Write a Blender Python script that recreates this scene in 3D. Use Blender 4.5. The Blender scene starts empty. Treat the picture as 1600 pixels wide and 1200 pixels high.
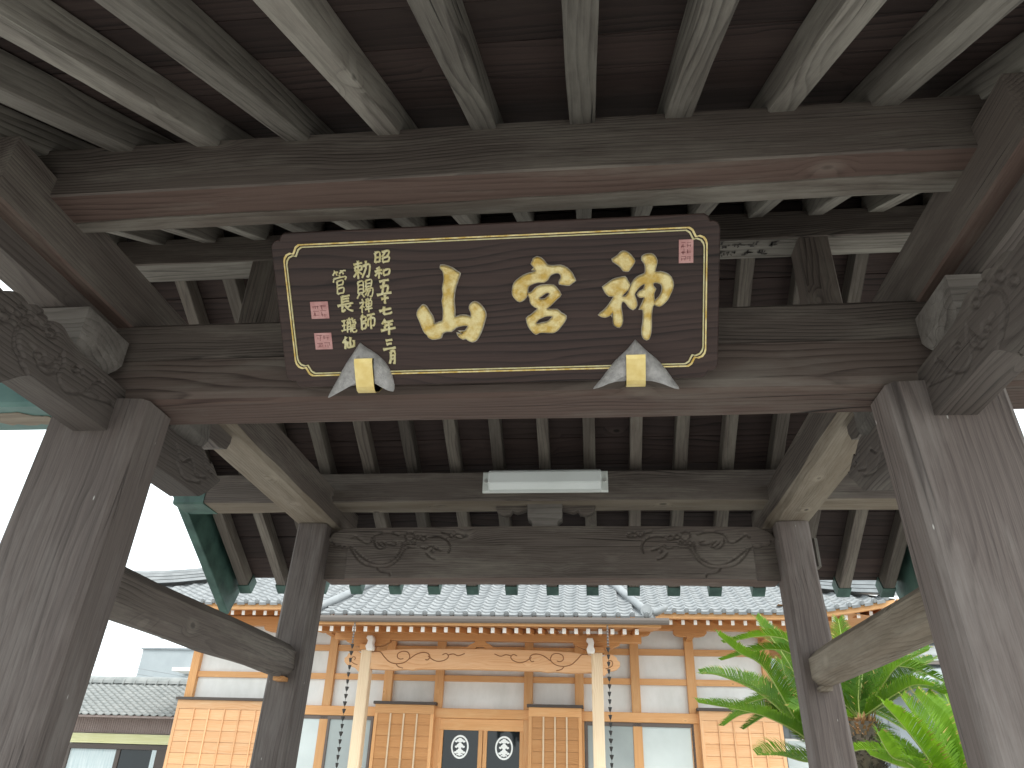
import bpy, bmesh, math, random
import numpy as np
from mathutils import Vector, Matrix, noise as mnoise
random.seed(7)
scene = bpy.context.scene
COL = scene.collection
# ------------------------------------------------------------------ camera
cam_d = bpy.data.cameras.new("camera"); cam = bpy.data.objects.new("camera", cam_d); COL.objects.link(cam)
cam_d.sensor_fit = 'HORIZONTAL'; cam_d.sensor_width = 36.0; cam_d.lens = 1143.5 * 36 / 1600
cam_d.clip_start = 0.05; cam_d.clip_end = 500
_r = Vector((0.99441, 0.10164, 0.02858)); _u = Vector((0.02357, -0.47755, 0.87829)); _f = Vector((-0.10292, 0.87271, 0.47728))
_m = Matrix.Identity(4)
for i in range(3):
    _m[i][0], _m[i][1], _m[i][2] = _r[i], _u[i], -_f[i]
_m[0][3], _m[1][3], _m[2][3] = 0.2741, -2.0449, 1.60
cam.matrix_world = _m
scene.camera = cam
# ------------------------------------------------------------------ light: bright overcast day
SUN_EL, SUN_AZ = math.radians(55), math.radians(150)     # azimuth clockwise from +y: behind the camera, to its right
world = bpy.data.worlds.new("World"); scene.world = world; world.use_nodes = True
wn = world.node_tree; wn.nodes.clear()
wo = wn.nodes.new("ShaderNodeOutputWorld"); wb = wn.nodes.new("ShaderNodeBackground")
sk = wn.nodes.new("ShaderNodeTexSky"); sk.sky_type = 'NISHITA'; sk.sun_disc = False
sk.sun_elevation = SUN_EL; sk.sun_rotation = SUN_AZ; sk.air_density = 1.0; sk.dust_density = 3.0
tc = wn.nodes.new("ShaderNodeTexCoord"); cn = wn.nodes.new("ShaderNodeTexNoise"); cn.inputs["Scale"].default_value = 2.2; cn.inputs["Detail"].default_value = 5
cr = wn.nodes.new("ShaderNodeMapRange"); cr.inputs[1].default_value = 0.3; cr.inputs[2].default_value = 0.75; cr.inputs[3].default_value = 0.78; cr.inputs[4].default_value = 0.97
mx = wn.nodes.new("ShaderNodeMix"); mx.data_type = 'RGBA'; mx.inputs[7].default_value = (8.6, 9.5, 9.7, 1)
wn.links.new(tc.outputs["Generated"], cn.inputs["Vector"]); wn.links.new(cn.outputs["Fac"], cr.inputs[0])
wn.links.new(cr.outputs[0], mx.inputs[0]); wn.links.new(sk.outputs[0], mx.inputs[6]); wn.links.new(mx.outputs[2], wb.inputs[0])
wb.inputs[1].default_value = 0.10
wn.links.new(wb.outputs[0], wo.inputs[0])
sun_d = bpy.data.lights.new("sun", 'SUN'); sun_d.energy = 1.0; sun_d.angle = math.radians(25); sun_d.color = (1.0, 0.96, 0.9)
sun = bpy.data.objects.new("sun", sun_d); COL.objects.link(sun)
_sd = Vector((math.sin(SUN_AZ) * math.cos(SUN_EL), math.cos(SUN_AZ) * math.cos(SUN_EL), math.sin(SUN_EL)))
sun.rotation_euler = _sd.to_track_quat('Z', 'Y').to_euler(); sun.location = (0, -5, 12)
scene.render.engine = 'CYCLES'
scene.cycles.use_denoising = True
scene.cycles.max_bounces = 10; scene.cycles.diffuse_bounces = 6
vs = scene.view_settings
vs.view_transform = 'Standard'; vs.look = 'None'; vs.gamma = 1; vs.use_curve_mapping = False; vs.exposure = 1.35

# ------------------------------------------------------------------ traced outlines (metres, on the plaque face / on the carved faces)
YAMA = [[[-0.1432,0.3511],[-0.1332,0.3507],[-0.1138,0.3435],[-0.0969,0.3309],[-0.0906,0.3263],[-0.0946,0.3156],[-0.0985,0.306],[-0.1064,0.2866],[-0.1109,0.2693],[-0.1134,0.2473],[-0.1129,0.2208],[-0.1132,0.1986],[-0.0962,0.2024],[-0.0783,0.2018],[-0.0652,0.197],[-0.0615,0.2013],[-0.062,0.2124],[-0.0658,0.2236],[-0.0642,0.2324],[-0.0559,0.2398],[-0.047,0.2406],[-0.0363,0.2336],[-0.0259,0.22],[-0.0211,0.2066],[-0.023,0.1933],[-0.0283,0.1779],[-0.0348,0.1603],[-0.0437,0.1426],[-0.0534,0.1294],[-0.0649,0.1253],[-0.0759,0.1301],[-0.0823,0.1359],[-0.0914,0.134],[-0.1023,0.141],[-0.1063,0.1491],[-0.0974,0.1465],[-0.0905,0.1497],[-0.0969,0.1551],[-0.0856,0.1552],[-0.0785,0.1617],[-0.0722,0.1727],[-0.0844,0.1753],[-0.098,0.1735],[-0.1117,0.1694],[-0.126,0.1587],[-0.1395,0.1591],[-0.1535,0.1528],[-0.1589,0.1405],[-0.1704,0.1375],[-0.1841,0.1368],[-0.1951,0.1428],[-0.1969,0.1485],[-0.2054,0.1566],[-0.2112,0.1704],[-0.2186,0.1931],[-0.2242,0.2089],[-0.2209,0.2222],[-0.211,0.233],[-0.2051,0.2373],[-0.1964,0.2325],[-0.1895,0.2189],[-0.1815,0.2053],[-0.1779,0.1918],[-0.1765,0.1794],[-0.1604,0.1845],[-0.1488,0.1886],[-0.1455,0.2041],[-0.144,0.2263],[-0.1458,0.2485],[-0.1412,0.266],[-0.1421,0.2858],[-0.136,0.3096],[-0.136,0.327],[-0.1386,0.338],[-0.1447,0.3447]]]
MIYA = [[[0.1375,0.3646],[0.1481,0.361],[0.1585,0.351],[0.1668,0.34],[0.1839,0.3372],[0.2054,0.3374],[0.2223,0.3293],[0.2348,0.316],[0.2409,0.3029],[0.2449,0.2942],[0.2362,0.2881],[0.2274,0.282],[0.2145,0.2835],[0.2006,0.2862],[0.2019,0.2958],[0.2065,0.3032],[0.2046,0.3129],[0.1962,0.3186],[0.1832,0.3169],[0.1722,0.3109],[0.1653,0.2994],[0.1543,0.2933],[0.1391,0.2939],[0.1238,0.2902],[0.1105,0.2842],[0.1057,0.2735],[0.105,0.2583],[0.0957,0.2456],[0.0823,0.2395],[0.0716,0.2464],[0.0635,0.2598],[0.0643,0.2772],[0.0693,0.2922],[0.0807,0.3026],[0.0964,0.3128],[0.114,0.3185],[0.1294,0.3222],[0.135,0.3284],[0.1253,0.3299],[0.1299,0.3361],[0.1217,0.3461],[0.1263,0.3544],[0.1276,0.3597]],[[0.1648,0.2832],[0.182,0.2815],[0.1925,0.2703],[0.2017,0.2548],[0.1916,0.2443],[0.1782,0.2318],[0.1692,0.2233],[0.1591,0.2149],[0.1709,0.2112],[0.1905,0.2106],[0.2011,0.2004],[0.215,0.1911],[0.2113,0.1781],[0.1999,0.163],[0.1864,0.149],[0.173,0.145],[0.1511,0.1468],[0.1357,0.1462],[0.1267,0.142],[0.116,0.1501],[0.1056,0.166],[0.101,0.1883],[0.1134,0.1967],[0.127,0.2073],[0.1362,0.2168],[0.1254,0.2227],[0.115,0.234],[0.1133,0.2471],[0.1084,0.2604],[0.1183,0.2633],[0.1297,0.2748],[0.1452,0.2818]],[[0.1385,0.2484],[0.1508,0.2567],[0.1619,0.2628],[0.1726,0.2602],[0.1657,0.2496],[0.1546,0.2424],[0.1415,0.2418]],[[0.1257,0.1742],[0.1349,0.185],[0.1528,0.1932],[0.1682,0.1949],[0.179,0.1923],[0.1722,0.1837],[0.1609,0.1753],[0.1455,0.1725],[0.1322,0.1696]]]
KAMI = [[[0.353,0.3498],[0.3676,0.3588],[0.3773,0.368],[0.387,0.37],[0.3989,0.3635],[0.4084,0.3523],[0.4143,0.3425],[0.4082,0.3307],[0.4009,0.3213],[0.396,0.3155],[0.3839,0.3171],[0.3768,0.3271],[0.3649,0.3372],[0.3553,0.3437]],[[0.3249,0.2719],[0.3398,0.2824],[0.3545,0.2916],[0.3715,0.2958],[0.3873,0.2976],[0.3933,0.2877],[0.4004,0.2752],[0.3954,0.2632],[0.3881,0.2561],[0.3807,0.249],[0.3782,0.2442],[0.3879,0.2414],[0.3977,0.2533],[0.4027,0.2678],[0.4126,0.2869],[0.4272,0.2985],[0.4441,0.3051],[0.4466,0.3195],[0.4442,0.3341],[0.4371,0.3439],[0.4372,0.3535],[0.4468,0.3591],[0.4611,0.3597],[0.4706,0.3534],[0.4766,0.34],[0.4741,0.3256],[0.4717,0.3089],[0.4873,0.3083],[0.504,0.3028],[0.516,0.2927],[0.522,0.2755],[0.5209,0.261],[0.5137,0.2442],[0.5065,0.2298],[0.4945,0.2179],[0.4848,0.2121],[0.4727,0.2162],[0.4727,0.226],[0.4848,0.2379],[0.4921,0.2523],[0.4933,0.2669],[0.4873,0.2768],[0.4728,0.281],[0.4656,0.2776],[0.4668,0.2678],[0.4728,0.2603],[0.4679,0.2495],[0.4679,0.236],[0.4703,0.2188],[0.4642,0.2116],[0.4605,0.187],[0.4604,0.1621],[0.4591,0.1372],[0.4529,0.1173],[0.4418,0.1176],[0.4358,0.1304],[0.4359,0.1504],[0.4397,0.1753],[0.4387,0.2026],[0.4289,0.2054],[0.4339,0.2151],[0.4413,0.2321],[0.4425,0.2394],[0.4292,0.2399],[0.4232,0.2474],[0.4293,0.2546],[0.4414,0.2615],[0.4439,0.2784],[0.4294,0.2717],[0.4196,0.2598],[0.4123,0.2478],[0.417,0.2329],[0.4193,0.2156],[0.4094,0.2048],[0.3973,0.2139],[0.3877,0.2266],[0.378,0.2294],[0.3741,0.2147],[0.3763,0.1948],[0.3785,0.1748],[0.3734,0.1574],[0.3648,0.1552],[0.355,0.163],[0.3528,0.1806],[0.3519,0.2006],[0.3431,0.1909],[0.3283,0.1852],[0.3124,0.1919],[0.3237,0.2015],[0.3362,0.2135],[0.3487,0.2304],[0.3562,0.2449],[0.3416,0.2467],[0.3308,0.2582]]]
SMALL = [["昭",-0.3178,0.3838,0.0401],["和",-0.3209,0.3382,0.0374],["五",-0.3199,0.2942,0.0456],["十",-0.3196,0.26,0.0292],["七",-0.3219,0.226,0.0271],["年",-0.3171,0.176,0.0483],["三",-0.3184,0.1224,0.0326],["月",-0.3119,0.0829,0.0395],["勅",-0.3828,0.35,0.0561],["賜",-0.378,0.2916,0.0536],["禅",-0.38,0.2424,0.0431],["師",-0.3789,0.1942,0.0483],["管",-0.4531,0.315,0.0725],["長",-0.4423,0.2494,0.0526],["瓏",-0.4376,0.1847,0.0485],["仙",-0.4434,0.1327,0.0393]]
SEALS = [[[-0.5498,0.2589],[-0.4961,0.2589],[-0.4994,0.2088],[-0.5492,0.2104]],[[-0.5464,0.1634],[-0.4962,0.1638],[-0.4954,0.1145],[-0.5476,0.116]],[[0.5394,0.3956],[0.5782,0.3957],[0.5771,0.3317],[0.5397,0.335]]]
CLOTH = [[[-0.4075,0.1312],[-0.43,0.1025],[-0.4598,0.0639],[-0.4906,0.0169],[-0.5223,-0.0347],[-0.4988,-0.0231],[-0.4712,-0.0097],[-0.4339,0.0015],[-0.3896,0.0044],[-0.3558,0.0036],[-0.3331,-0.0089],[-0.3162,-0.0213],[-0.3137,0.0086],[-0.3225,0.0445],[-0.3396,0.0745],[-0.3651,0.0987],[-0.3892,0.1151]],[[0.4147,0.1162],[0.3905,0.0868],[0.3569,0.0555],[0.3342,0.0274],[0.3113,-0.0028],[0.2902,-0.0275],[0.3185,-0.0165],[0.356,-0.0078],[0.3895,-0.0066],[0.4266,-0.0076],[0.4635,-0.0085],[0.504,-0.021],[0.5408,-0.0334],[0.5224,-0.0042],[0.5003,0.0288],[0.4747,0.058],[0.4455,0.0834]]]
CLIPS = [[[-0.4182,0.0866],[-0.3622,0.0792],[-0.4185,0.0023],[-0.3652,0.003]],[[0.3887,0.0757],[0.443,0.0742],[0.3841,-0.0148],[0.4389,-0.0161]]]
BORDER = [[-0.5881,0.4255],[0.6078,0.4261],[0.6186,0.401],[0.6163,0.0349],[0.5853,0.0243],[-0.5849,0.0369],[-0.6181,0.068],[-0.617,0.3986]]
ARM = [[[-0.3606,2.6634],[-0.3449,2.6304],[-0.3478,2.5928],[-0.3278,2.5739],[-0.2933,2.5672],[-0.2472,2.5879],[-0.2217,2.6079]],[[-0.4549,2.6874],[-0.491,2.6816],[-0.5236,2.6602],[-0.5393,2.6317],[-0.535,2.601],[-0.5208,2.5773],[-0.4954,2.5649],[-0.4838,2.5516],[-0.4614,2.5449],[-0.4432,2.527],[-0.4468,2.5145]],[[-0.4624,2.6799],[-0.4872,2.6755],[-0.5147,2.6579],[-0.5265,2.6344],[-0.5232,2.6049],[-0.5096,2.5848],[-0.486,2.571]],[[-0.3937,2.5998],[-0.4188,2.5883],[-0.4358,2.5905],[-0.4517,2.5975],[-0.4536,2.607],[-0.4405,2.6177],[-0.4254,2.6189],[-0.4197,2.6095],[-0.4292,2.599],[-0.4387,2.6016]],[[-0.3608,2.6565],[-0.3714,2.6316],[-0.3867,2.6086],[-0.4255,2.5863],[-0.4208,2.5785],[-0.3881,2.5772],[-0.3599,2.5988]],[[-0.3775,2.6277],[-0.3738,2.6078],[-0.3879,2.5903]],[[-0.1682,2.6672],[-0.1791,2.668],[-0.2034,2.6419],[-0.2145,2.612],[-0.2333,2.5958]],[[-0.2628,2.6442],[-0.2711,2.6578],[-0.2955,2.652],[-0.3047,2.6371],[-0.2907,2.6365],[-0.2827,2.646]],[[-0.4471,2.6091],[-0.4656,2.6141],[-0.4801,2.613]],[[-0.4468,2.5145],[-0.4925,2.4895],[-0.5371,2.4707]],[[-0.0975,2.6295],[-0.1809,2.6052],[-0.2397,2.5908]],[[-0.4947,2.6878],[-0.4897,2.6835],[-0.482,2.6824],[-0.4728,2.6846],[-0.4635,2.6899],[-0.4556,2.6974],[-0.4503,2.706],[-0.4486,2.7144],[-0.4508,2.7211],[-0.4566,2.725],[-0.4648,2.7255],[-0.4743,2.7225],[-0.4834,2.7167],[-0.4908,2.7088]],[[-0.5631,2.6677],[-0.5586,2.6638],[-0.5518,2.6627],[-0.5437,2.6646],[-0.5357,2.6693],[-0.5288,2.676],[-0.5244,2.6838],[-0.5231,2.6914],[-0.5251,2.6974],[-0.5302,2.701],[-0.5375,2.7015],[-0.5458,2.699],[-0.5537,2.6938],[-0.56,2.6867]],[[-0.6041,2.6264],[-0.5998,2.6226],[-0.5934,2.6214],[-0.5857,2.6231],[-0.5781,2.6274],[-0.5718,2.6337],[-0.5676,2.6411],[-0.5665,2.6482],[-0.5685,2.6541],[-0.5733,2.6576],[-0.5802,2.6583],[-0.588,2.656],[-0.5955,2.6512],[-0.6014,2.6446]],[[-0.4418,2.6765],[-0.4378,2.6732],[-0.4318,2.6723],[-0.4246,2.6739],[-0.4173,2.6779],[-0.411,2.6836],[-0.4069,2.6902],[-0.4055,2.6965],[-0.4071,2.7016],[-0.4115,2.7045],[-0.418,2.705],[-0.4254,2.7028],[-0.4326,2.6984],[-0.4385,2.6925]]]
KOR = [[[-1.2953,2.8415],[-1.2522,2.8355],[-1.2205,2.8236],[-1.1943,2.8295],[-1.1705,2.8088],[-1.1343,2.7619],[-1.0942,2.7271],[-1.0449,2.7099],[-0.9737,2.7043],[-0.9165,2.7159],[-0.8734,2.7505],[-0.8488,2.797],[-0.8276,2.8204],[-0.7807,2.8221]],[[-1.1802,2.8801],[-1.1577,2.892],[-1.1313,2.874],[-1.0922,2.8501],[-1.0571,2.856],[-1.0435,2.8918],[-0.9977,2.9096],[-0.9381,2.9124],[-0.8887,2.8974]],[[-1.1729,2.8265],[-1.1255,2.7853],[-1.0861,2.7561],[-1.0418,2.733],[-0.9759,2.7233],[-0.919,2.7389],[-0.8817,2.7737],[-0.863,2.8204],[-0.863,2.8498]],[[-1.0086,2.85],[-0.9886,2.8323],[-0.9635,2.8205],[-0.9652,2.8352],[-0.9854,2.8559],[-0.9543,2.844],[-0.9299,2.8381],[-0.9003,2.8381],[-0.9022,2.8558],[-0.9203,2.8588]],[[-1.0353,2.8738],[-1.0324,2.8501],[-1.011,2.8205],[-0.9806,2.8146]],[[-0.7394,2.8203],[-0.7096,2.8145],[-0.6876,2.832],[-0.6574,2.8203],[-0.621,2.8028]],[[-0.692,2.885],[-0.651,2.8879],[-0.6092,2.8789],[-0.5782,2.8553],[-0.5641,2.8202],[-0.5737,2.7912]],[[-0.6236,2.9145],[-0.5818,2.9055],[-0.5627,2.8847],[-0.5291,2.9083],[-0.4874,2.8964],[-0.4982,2.8817],[-0.5334,2.8847]],[[-0.7071,2.7854],[-0.6818,2.7622],[-0.6518,2.7508]],[[-0.9962,2.6957],[-0.9704,2.6757],[-0.9231,2.6702],[-0.9154,2.6532]],[[-0.6667,2.7912],[-0.6793,2.8028],[-0.6632,2.8203],[-0.6506,2.8086]],[[-0.7931,2.8912],[-0.7945,2.8811],[-0.8006,2.873],[-0.8102,2.8681],[-0.8215,2.8675],[-0.8325,2.8712],[-0.8412,2.8786],[-0.846,2.8883],[-0.846,2.8985],[-0.8412,2.9075],[-0.8325,2.9135],[-0.8214,2.9154],[-0.81,2.9129],[-0.8005,2.9064]],[[-0.757,2.8852],[-0.7578,2.8796],[-0.7612,2.875],[-0.7665,2.8724],[-0.7728,2.872],[-0.7789,2.8741],[-0.7837,2.8782],[-0.7863,2.8835],[-0.7863,2.8892],[-0.7836,2.8942],[-0.7787,2.8975],[-0.7726,2.8986],[-0.7663,2.8972],[-0.7611,2.8936]],[[-0.7163,2.8791],[-0.7173,2.8729],[-0.7211,2.8678],[-0.727,2.8648],[-0.734,2.8645],[-0.7408,2.8668],[-0.7462,2.8713],[-0.7491,2.8773],[-0.749,2.8837],[-0.746,2.8892],[-0.7405,2.8929],[-0.7337,2.8941],[-0.7267,2.8926],[-0.7208,2.8886]],[[-0.8293,2.8498],[-0.83,2.8449],[-0.833,2.8409],[-0.8376,2.8386],[-0.8431,2.8383],[-0.8485,2.8401],[-0.8527,2.8436],[-0.8551,2.8483],[-0.8551,2.8533],[-0.8528,2.8577],[-0.8485,2.8606],[-0.8431,2.8615],[-0.8376,2.8603],[-0.833,2.8572]],[[-0.801,2.8497],[-0.8016,2.8453],[-0.8043,2.8417],[-0.8085,2.8396],[-0.8135,2.8393],[-0.8184,2.8409],[-0.8222,2.8442],[-0.8244,2.8484],[-0.8243,2.853],[-0.8222,2.8569],[-0.8184,2.8595],[-0.8135,2.8604],[-0.8085,2.8593],[-0.8042,2.8565]],[[-0.7785,2.8497],[-0.7791,2.8457],[-0.7816,2.8425],[-0.7854,2.8406],[-0.7899,2.8403],[-0.7942,2.8418],[-0.7977,2.8447],[-0.7996,2.8485],[-0.7996,2.8526],[-0.7976,2.8562],[-0.7942,2.8585],[-0.7898,2.8593],[-0.7853,2.8583],[-0.7815,2.8558]]]
CYA = [[[2.485,6.0,1.853],[2.202,5.85,2.139],[1.908,5.7,2.635],[1.661,5.55,2.751],[1.456,5.4,2.888]],[[2.485,6.0,1.853],[2.24,6.04,2.101],[2.047,6.08,2.341],[1.821,6.12,2.506],[1.535,6.16,2.621],[1.374,6.2,2.636]],[[2.485,6.0,1.853],[2.215,5.9,2.071],[1.967,5.8,2.181],[1.715,5.7,2.245],[1.246,5.6,2.305]],[[2.485,6.0,1.853],[2.407,6.1,2.303],[2.268,6.2,2.743],[2.179,6.3,2.966],[2.035,6.4,3.24]],[[2.485,6.0,1.853],[2.299,6.267,2.139],[2.027,6.533,2.516],[1.902,6.8,2.692]],[[2.485,6.0,1.853],[2.366,6.167,2.134],[2.293,6.333,2.41],[2.261,6.5,2.829]],[[2.485,6.0,1.853],[2.204,5.833,1.842],[1.95,5.667,1.883],[1.707,5.5,1.872]],[[2.485,6.0,1.853],[2.389,6.225,1.996],[2.044,6.45,2.275],[1.827,6.675,2.3],[1.657,6.9,2.199]],[[2.485,6.0,1.853],[2.752,6.2,2.377],[2.89,6.4,2.894],[2.96,6.6,3.273]],[[2.485,6.0,1.853],[2.572,6.0,2.355],[2.477,6.0,2.89],[2.322,6.0,3.108]],[[2.485,6.0,1.853],[2.78,6.067,2.082],[2.991,6.133,2.146],[3.169,6.2,2.042]]]
CYB = [[[2.647,5.5,2.185],[2.864,5.4,2.458],[3.008,5.3,2.622],[3.257,5.2,2.742]],[[2.647,5.5,2.185],[2.999,5.633,2.414],[3.269,5.767,2.602],[3.579,5.9,2.769]],[[2.647,5.5,2.185],[2.775,5.375,2.278],[2.918,5.25,2.379],[3.043,5.125,2.441],[3.144,5.0,2.419]],[[2.647,5.5,2.185],[2.924,5.55,2.323],[3.165,5.6,2.452],[3.348,5.65,2.477],[3.508,5.7,2.43]],[[2.647,5.5,2.185],[2.67,5.5,2.367],[2.729,5.5,2.616]],[[2.647,5.5,2.185],[2.645,5.633,2.352],[2.669,5.767,2.563],[2.687,5.9,2.757]],[[2.647,5.5,2.185],[2.815,5.7,2.389],[2.968,5.9,2.613],[3.084,6.1,2.79]],[[2.647,5.5,2.185],[2.552,5.533,2.314],[2.37,5.567,2.534],[2.32,5.6,2.825]],[[2.647,5.5,2.185],[2.452,5.433,2.223],[2.224,5.367,2.293],[2.032,5.3,2.231]],[[2.647,5.5,2.185],[2.808,5.733,2.448],[3.154,5.967,2.773],[3.385,6.2,3.059]]]
CYC = [[[3.154,5.0,1.399],[2.939,4.9,1.852],[2.751,4.8,2.1],[2.603,4.7,2.241]],[[3.154,5.0,1.399],[3.096,5.033,1.841],[2.994,5.067,2.132],[2.905,5.1,2.333]],[[3.154,5.0,1.399],[3.192,5.1,1.822],[3.18,5.2,2.115],[3.095,5.3,2.393]],[[3.154,5.0,1.399],[2.809,4.867,1.789],[2.599,4.733,1.861],[2.482,4.6,2.021]],[[3.154,5.0,1.399],[3.314,5.2,1.903],[3.319,5.4,2.177],[3.306,5.6,2.427]],[[3.154,5.0,1.399],[2.917,4.933,1.724],[2.667,4.867,1.808],[2.461,4.8,1.869]],[[3.154,5.0,1.399],[3.383,5.3,1.812],[3.504,5.6,2.232],[3.583,5.9,2.537]],[[3.154,5.0,1.399],[3.533,5.067,1.812],[3.668,5.133,2.201],[3.571,5.2,2.511]],[[3.154,5.0,1.399],[3.658,5.0,1.678],[3.92,5.0,1.913],[4.061,5.0,2.056]]]

# ------------------------------------------------------------------ materials
def nd(nt, t, **k):
    n = nt.nodes.new(t)
    for a, b in k.items():
        if a.startswith("i_"):
            key = a[2:]; key = int(key) if key.isdigit() else key.replace("_", " ")
            n.inputs[key].default_value = b
        else:
            setattr(n, a, b)
    return n
def mat(name, col=(0.5, 0.5, 0.5), rough=0.6, metal=0.0, spec=0.5):
    m = bpy.data.materials.new(name); m.use_nodes = True
    b = m.node_tree.nodes["Principled BSDF"]
    b.inputs["Base Color"].default_value = (*col, 1); b.inputs["Roughness"].default_value = rough
    b.inputs["Metallic"].default_value = metal; b.inputs["Specular IOR Level"].default_value = spec
    return m
def L(nt, a, b): nt.links.new(a, b)
def rand_coord(nt, scale=(1, 1, 1)):
    t = nd(nt, "ShaderNodeTexCoord"); oi = nd(nt, "ShaderNodeObjectInfo")
    v = nd(nt, "ShaderNodeVectorMath", operation='SCALE', i_0=(11.0, 0.23, 0.31)); L(nt, oi.outputs["Random"], v.inputs[3])
    v0 = nd(nt, "ShaderNodeVectorMath", operation='ADD'); L(nt, t.outputs["Object"], v0.inputs[0]); L(nt, v.outputs[0], v0.inputs[1])
    s = nd(nt, "ShaderNodeVectorMath", operation='MULTIPLY', i_1=scale); L(nt, v0.outputs[0], s.inputs[0])
    return v0.outputs[0], s.outputs[0], oi
def scl(nt, src, s):
    n = nd(nt, "ShaderNodeVectorMath", operation='MULTIPLY', i_1=s); L(nt, src, n.inputs[0]); return n.outputs[0]
def noi(nt, src, scale, detail=3, rough=0.55):
    n = nd(nt, "ShaderNodeTexNoise"); n.inputs["Scale"].default_value = scale; n.inputs["Detail"].default_value = detail
    n.inputs["Roughness"].default_value = rough; L(nt, src, n.inputs["Vector"]); return n
def ramp(nt, src, stops):
    n = nd(nt, "ShaderNodeValToRGB"); e = n.color_ramp.elements
    while len(e) > 1: e.remove(e[-1])
    e[0].position = stops[0][0]; c = stops[0][1]; e[0].color = (*c, 1) if isinstance(c, tuple) else (c, c, c, 1)
    for p, c in stops[1:]:
        x = e.new(p); x.color = (*c, 1) if isinstance(c, tuple) else (c, c, c, 1)
    L(nt, src, n.inputs[0]); return n.outputs[0]
def mixc(nt, fac, a, b, mode='MIX'):
    n = nd(nt, "ShaderNodeMix", data_type='RGBA', blend_type=mode)
    if isinstance(fac, float): n.inputs[0].default_value = fac
    else: L(nt, fac, n.inputs[0])
    for i, v in ((6, a), (7, b)):
        if isinstance(v, tuple): n.inputs[i].default_value = (*v, 1)
        else: L(nt, v, n.inputs[i])
    return n.outputs[2]
def mth(nt, op, a, b=0.0):
    n = nd(nt, "ShaderNodeMath", operation=op)
    for i, v in ((0, a), (1, b)):
        if isinstance(v, (int, float)): n.inputs[i].default_value = v
        else: L(nt, v, n.inputs[i])
    return n.outputs[0]
def wood(name, early, late, weather, w_amt=0.5, ring=24, crack=1.0, rough=0.75, bump=0.75, knots=0.8, spec=0.3, var=0.25, rw=0.42, mw=0.42, fw=0.46, flecks=0.0):
    """long grain runs along the object's own X axis"""
    m = mat(name, rough=rough, spec=spec); nt = m.node_tree; bs = nt.nodes["Principled BSDF"]
    v, vl, oi = rand_coord(nt, (0.11, 1, 1))
    # knots push the rings aside
    vk = scl(nt, v, (2.4, 4.0, 4.0))
    vo = nd(nt, "ShaderNodeTexVoronoi"); vo.inputs["Scale"].default_value = 1.0; vo.inputs["Randomness"].default_value = 1.0; L(nt, vk, vo.inputs["Vector"])
    kd = vo.outputs["Distance"]
    n1 = noi(nt, vl, 3.0, 3)
    w1 = nd(nt, "ShaderNodeVectorMath", operation='SCALE'); w1.inputs[3].default_value = 0.16; L(nt, n1.outputs["Color"], w1.inputs[0])
    va = nd(nt, "ShaderNodeVectorMath", operation='ADD'); L(nt, vl, va.inputs[0]); L(nt, w1.outputs[0], va.inputs[1])
    n2 = noi(nt, scl(nt, v, (1.1, 2.2, 2.2)), 1.0, 2, 0.45)
    w2 = nd(nt, "ShaderNodeVectorMath", operation='SCALE'); w2.inputs[3].default_value = 0.11; L(nt, n2.outputs["Color"], w2.inputs[0])
    vz = nd(nt, "ShaderNodeVectorMath", operation='ADD'); L(nt, va.outputs[0], vz.inputs[0]); L(nt, w2.outputs[0], vz.inputs[1]); va = vz
    kp = mth(nt, 'MULTIPLY', ramp(nt, kd, [(0.0, 1.0), (0.22, 0.0)]), 0.05 * knots)
    vb = nd(nt, "ShaderNodeVectorMath", operation='ADD'); L(nt, va.outputs[0], vb.inputs[0])
    cmb = nd(nt, "ShaderNodeCombineXYZ"); L(nt, kp, cmb.inputs[1]); L(nt, kp, cmb.inputs[2]); L(nt, cmb.outputs[0], vb.inputs[1])
    wv = nd(nt, "ShaderNodeTexWave", wave_type='RINGS', rings_direction='X', wave_profile='SAW')
    wv.inputs["Scale"].default_value = ring; wv.inputs["Distortion"].default_value = 2.0; wv.inputs["Detail"].default_value = 2.5; wv.inputs["Detail Scale"].default_value = 1.2
    L(nt, vb.outputs[0], wv.inputs["Vector"])
    rings = ramp(nt, wv.outputs["Fac"], [(0.0, 0.0), (0.55, 0.25), (0.9, 1.0), (1.0, 0.1)])
    rmod = ramp(nt, noi(nt, scl(nt, v, (0.7, 5, 5)), 1.3, 2).outputs["Fac"], [(0.36, 0.12), (0.64, 1.0)])
    rings = mth(nt, 'MULTIPLY', rings, rmod)
    fine = noi(nt, scl(nt, v, (3.5, 190, 190)), 1.0, 3, 0.7)
    mid = noi(nt, scl(nt, v, (0.7, 26, 26)), 1.0, 4, 0.65)
    blot = noi(nt, scl(nt, v, (1.6, 9, 9)), 1.0, 6, 0.68)
    g = mth(nt, 'ADD', mth(nt, 'MULTIPLY', rings, rw), mth(nt, 'MULTIPLY', fine.outputs["Fac"], fw))
    g = mth(nt, 'ADD', g, mth(nt, 'MULTIPLY', mid.outputs["Fac"], mw))
    gf = ramp(nt, g, [(0.40, 0.0), (0.86, 1.0)])
    c = mixc(nt, gf, early, late)
    wf = ramp(nt, blot.outputs["Fac"], [(0.62 - 0.4 * w_amt, 0.0), (0.80 - 0.22 * w_amt, 1.0)])
    wf2 = mth(nt, 'MULTIPLY', wf, mth(nt, 'SUBTRACT', 1.0, mth(nt, 'MULTIPLY', gf, 0.45)))
    c = mixc(nt, wf2, c, weather)
    # knots: dark heart, pale collar
    kh = ramp(nt, kd, [(0.04, 1.0), (0.07, 0.0)]); kc = ramp(nt, kd, [(0.06, 0.5), (0.15, 0.0)])
    c = mixc(nt, mth(nt, 'MULTIPLY', kc, knots), c, tuple(min(1, x * 1.5) for x in weather))
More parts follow.
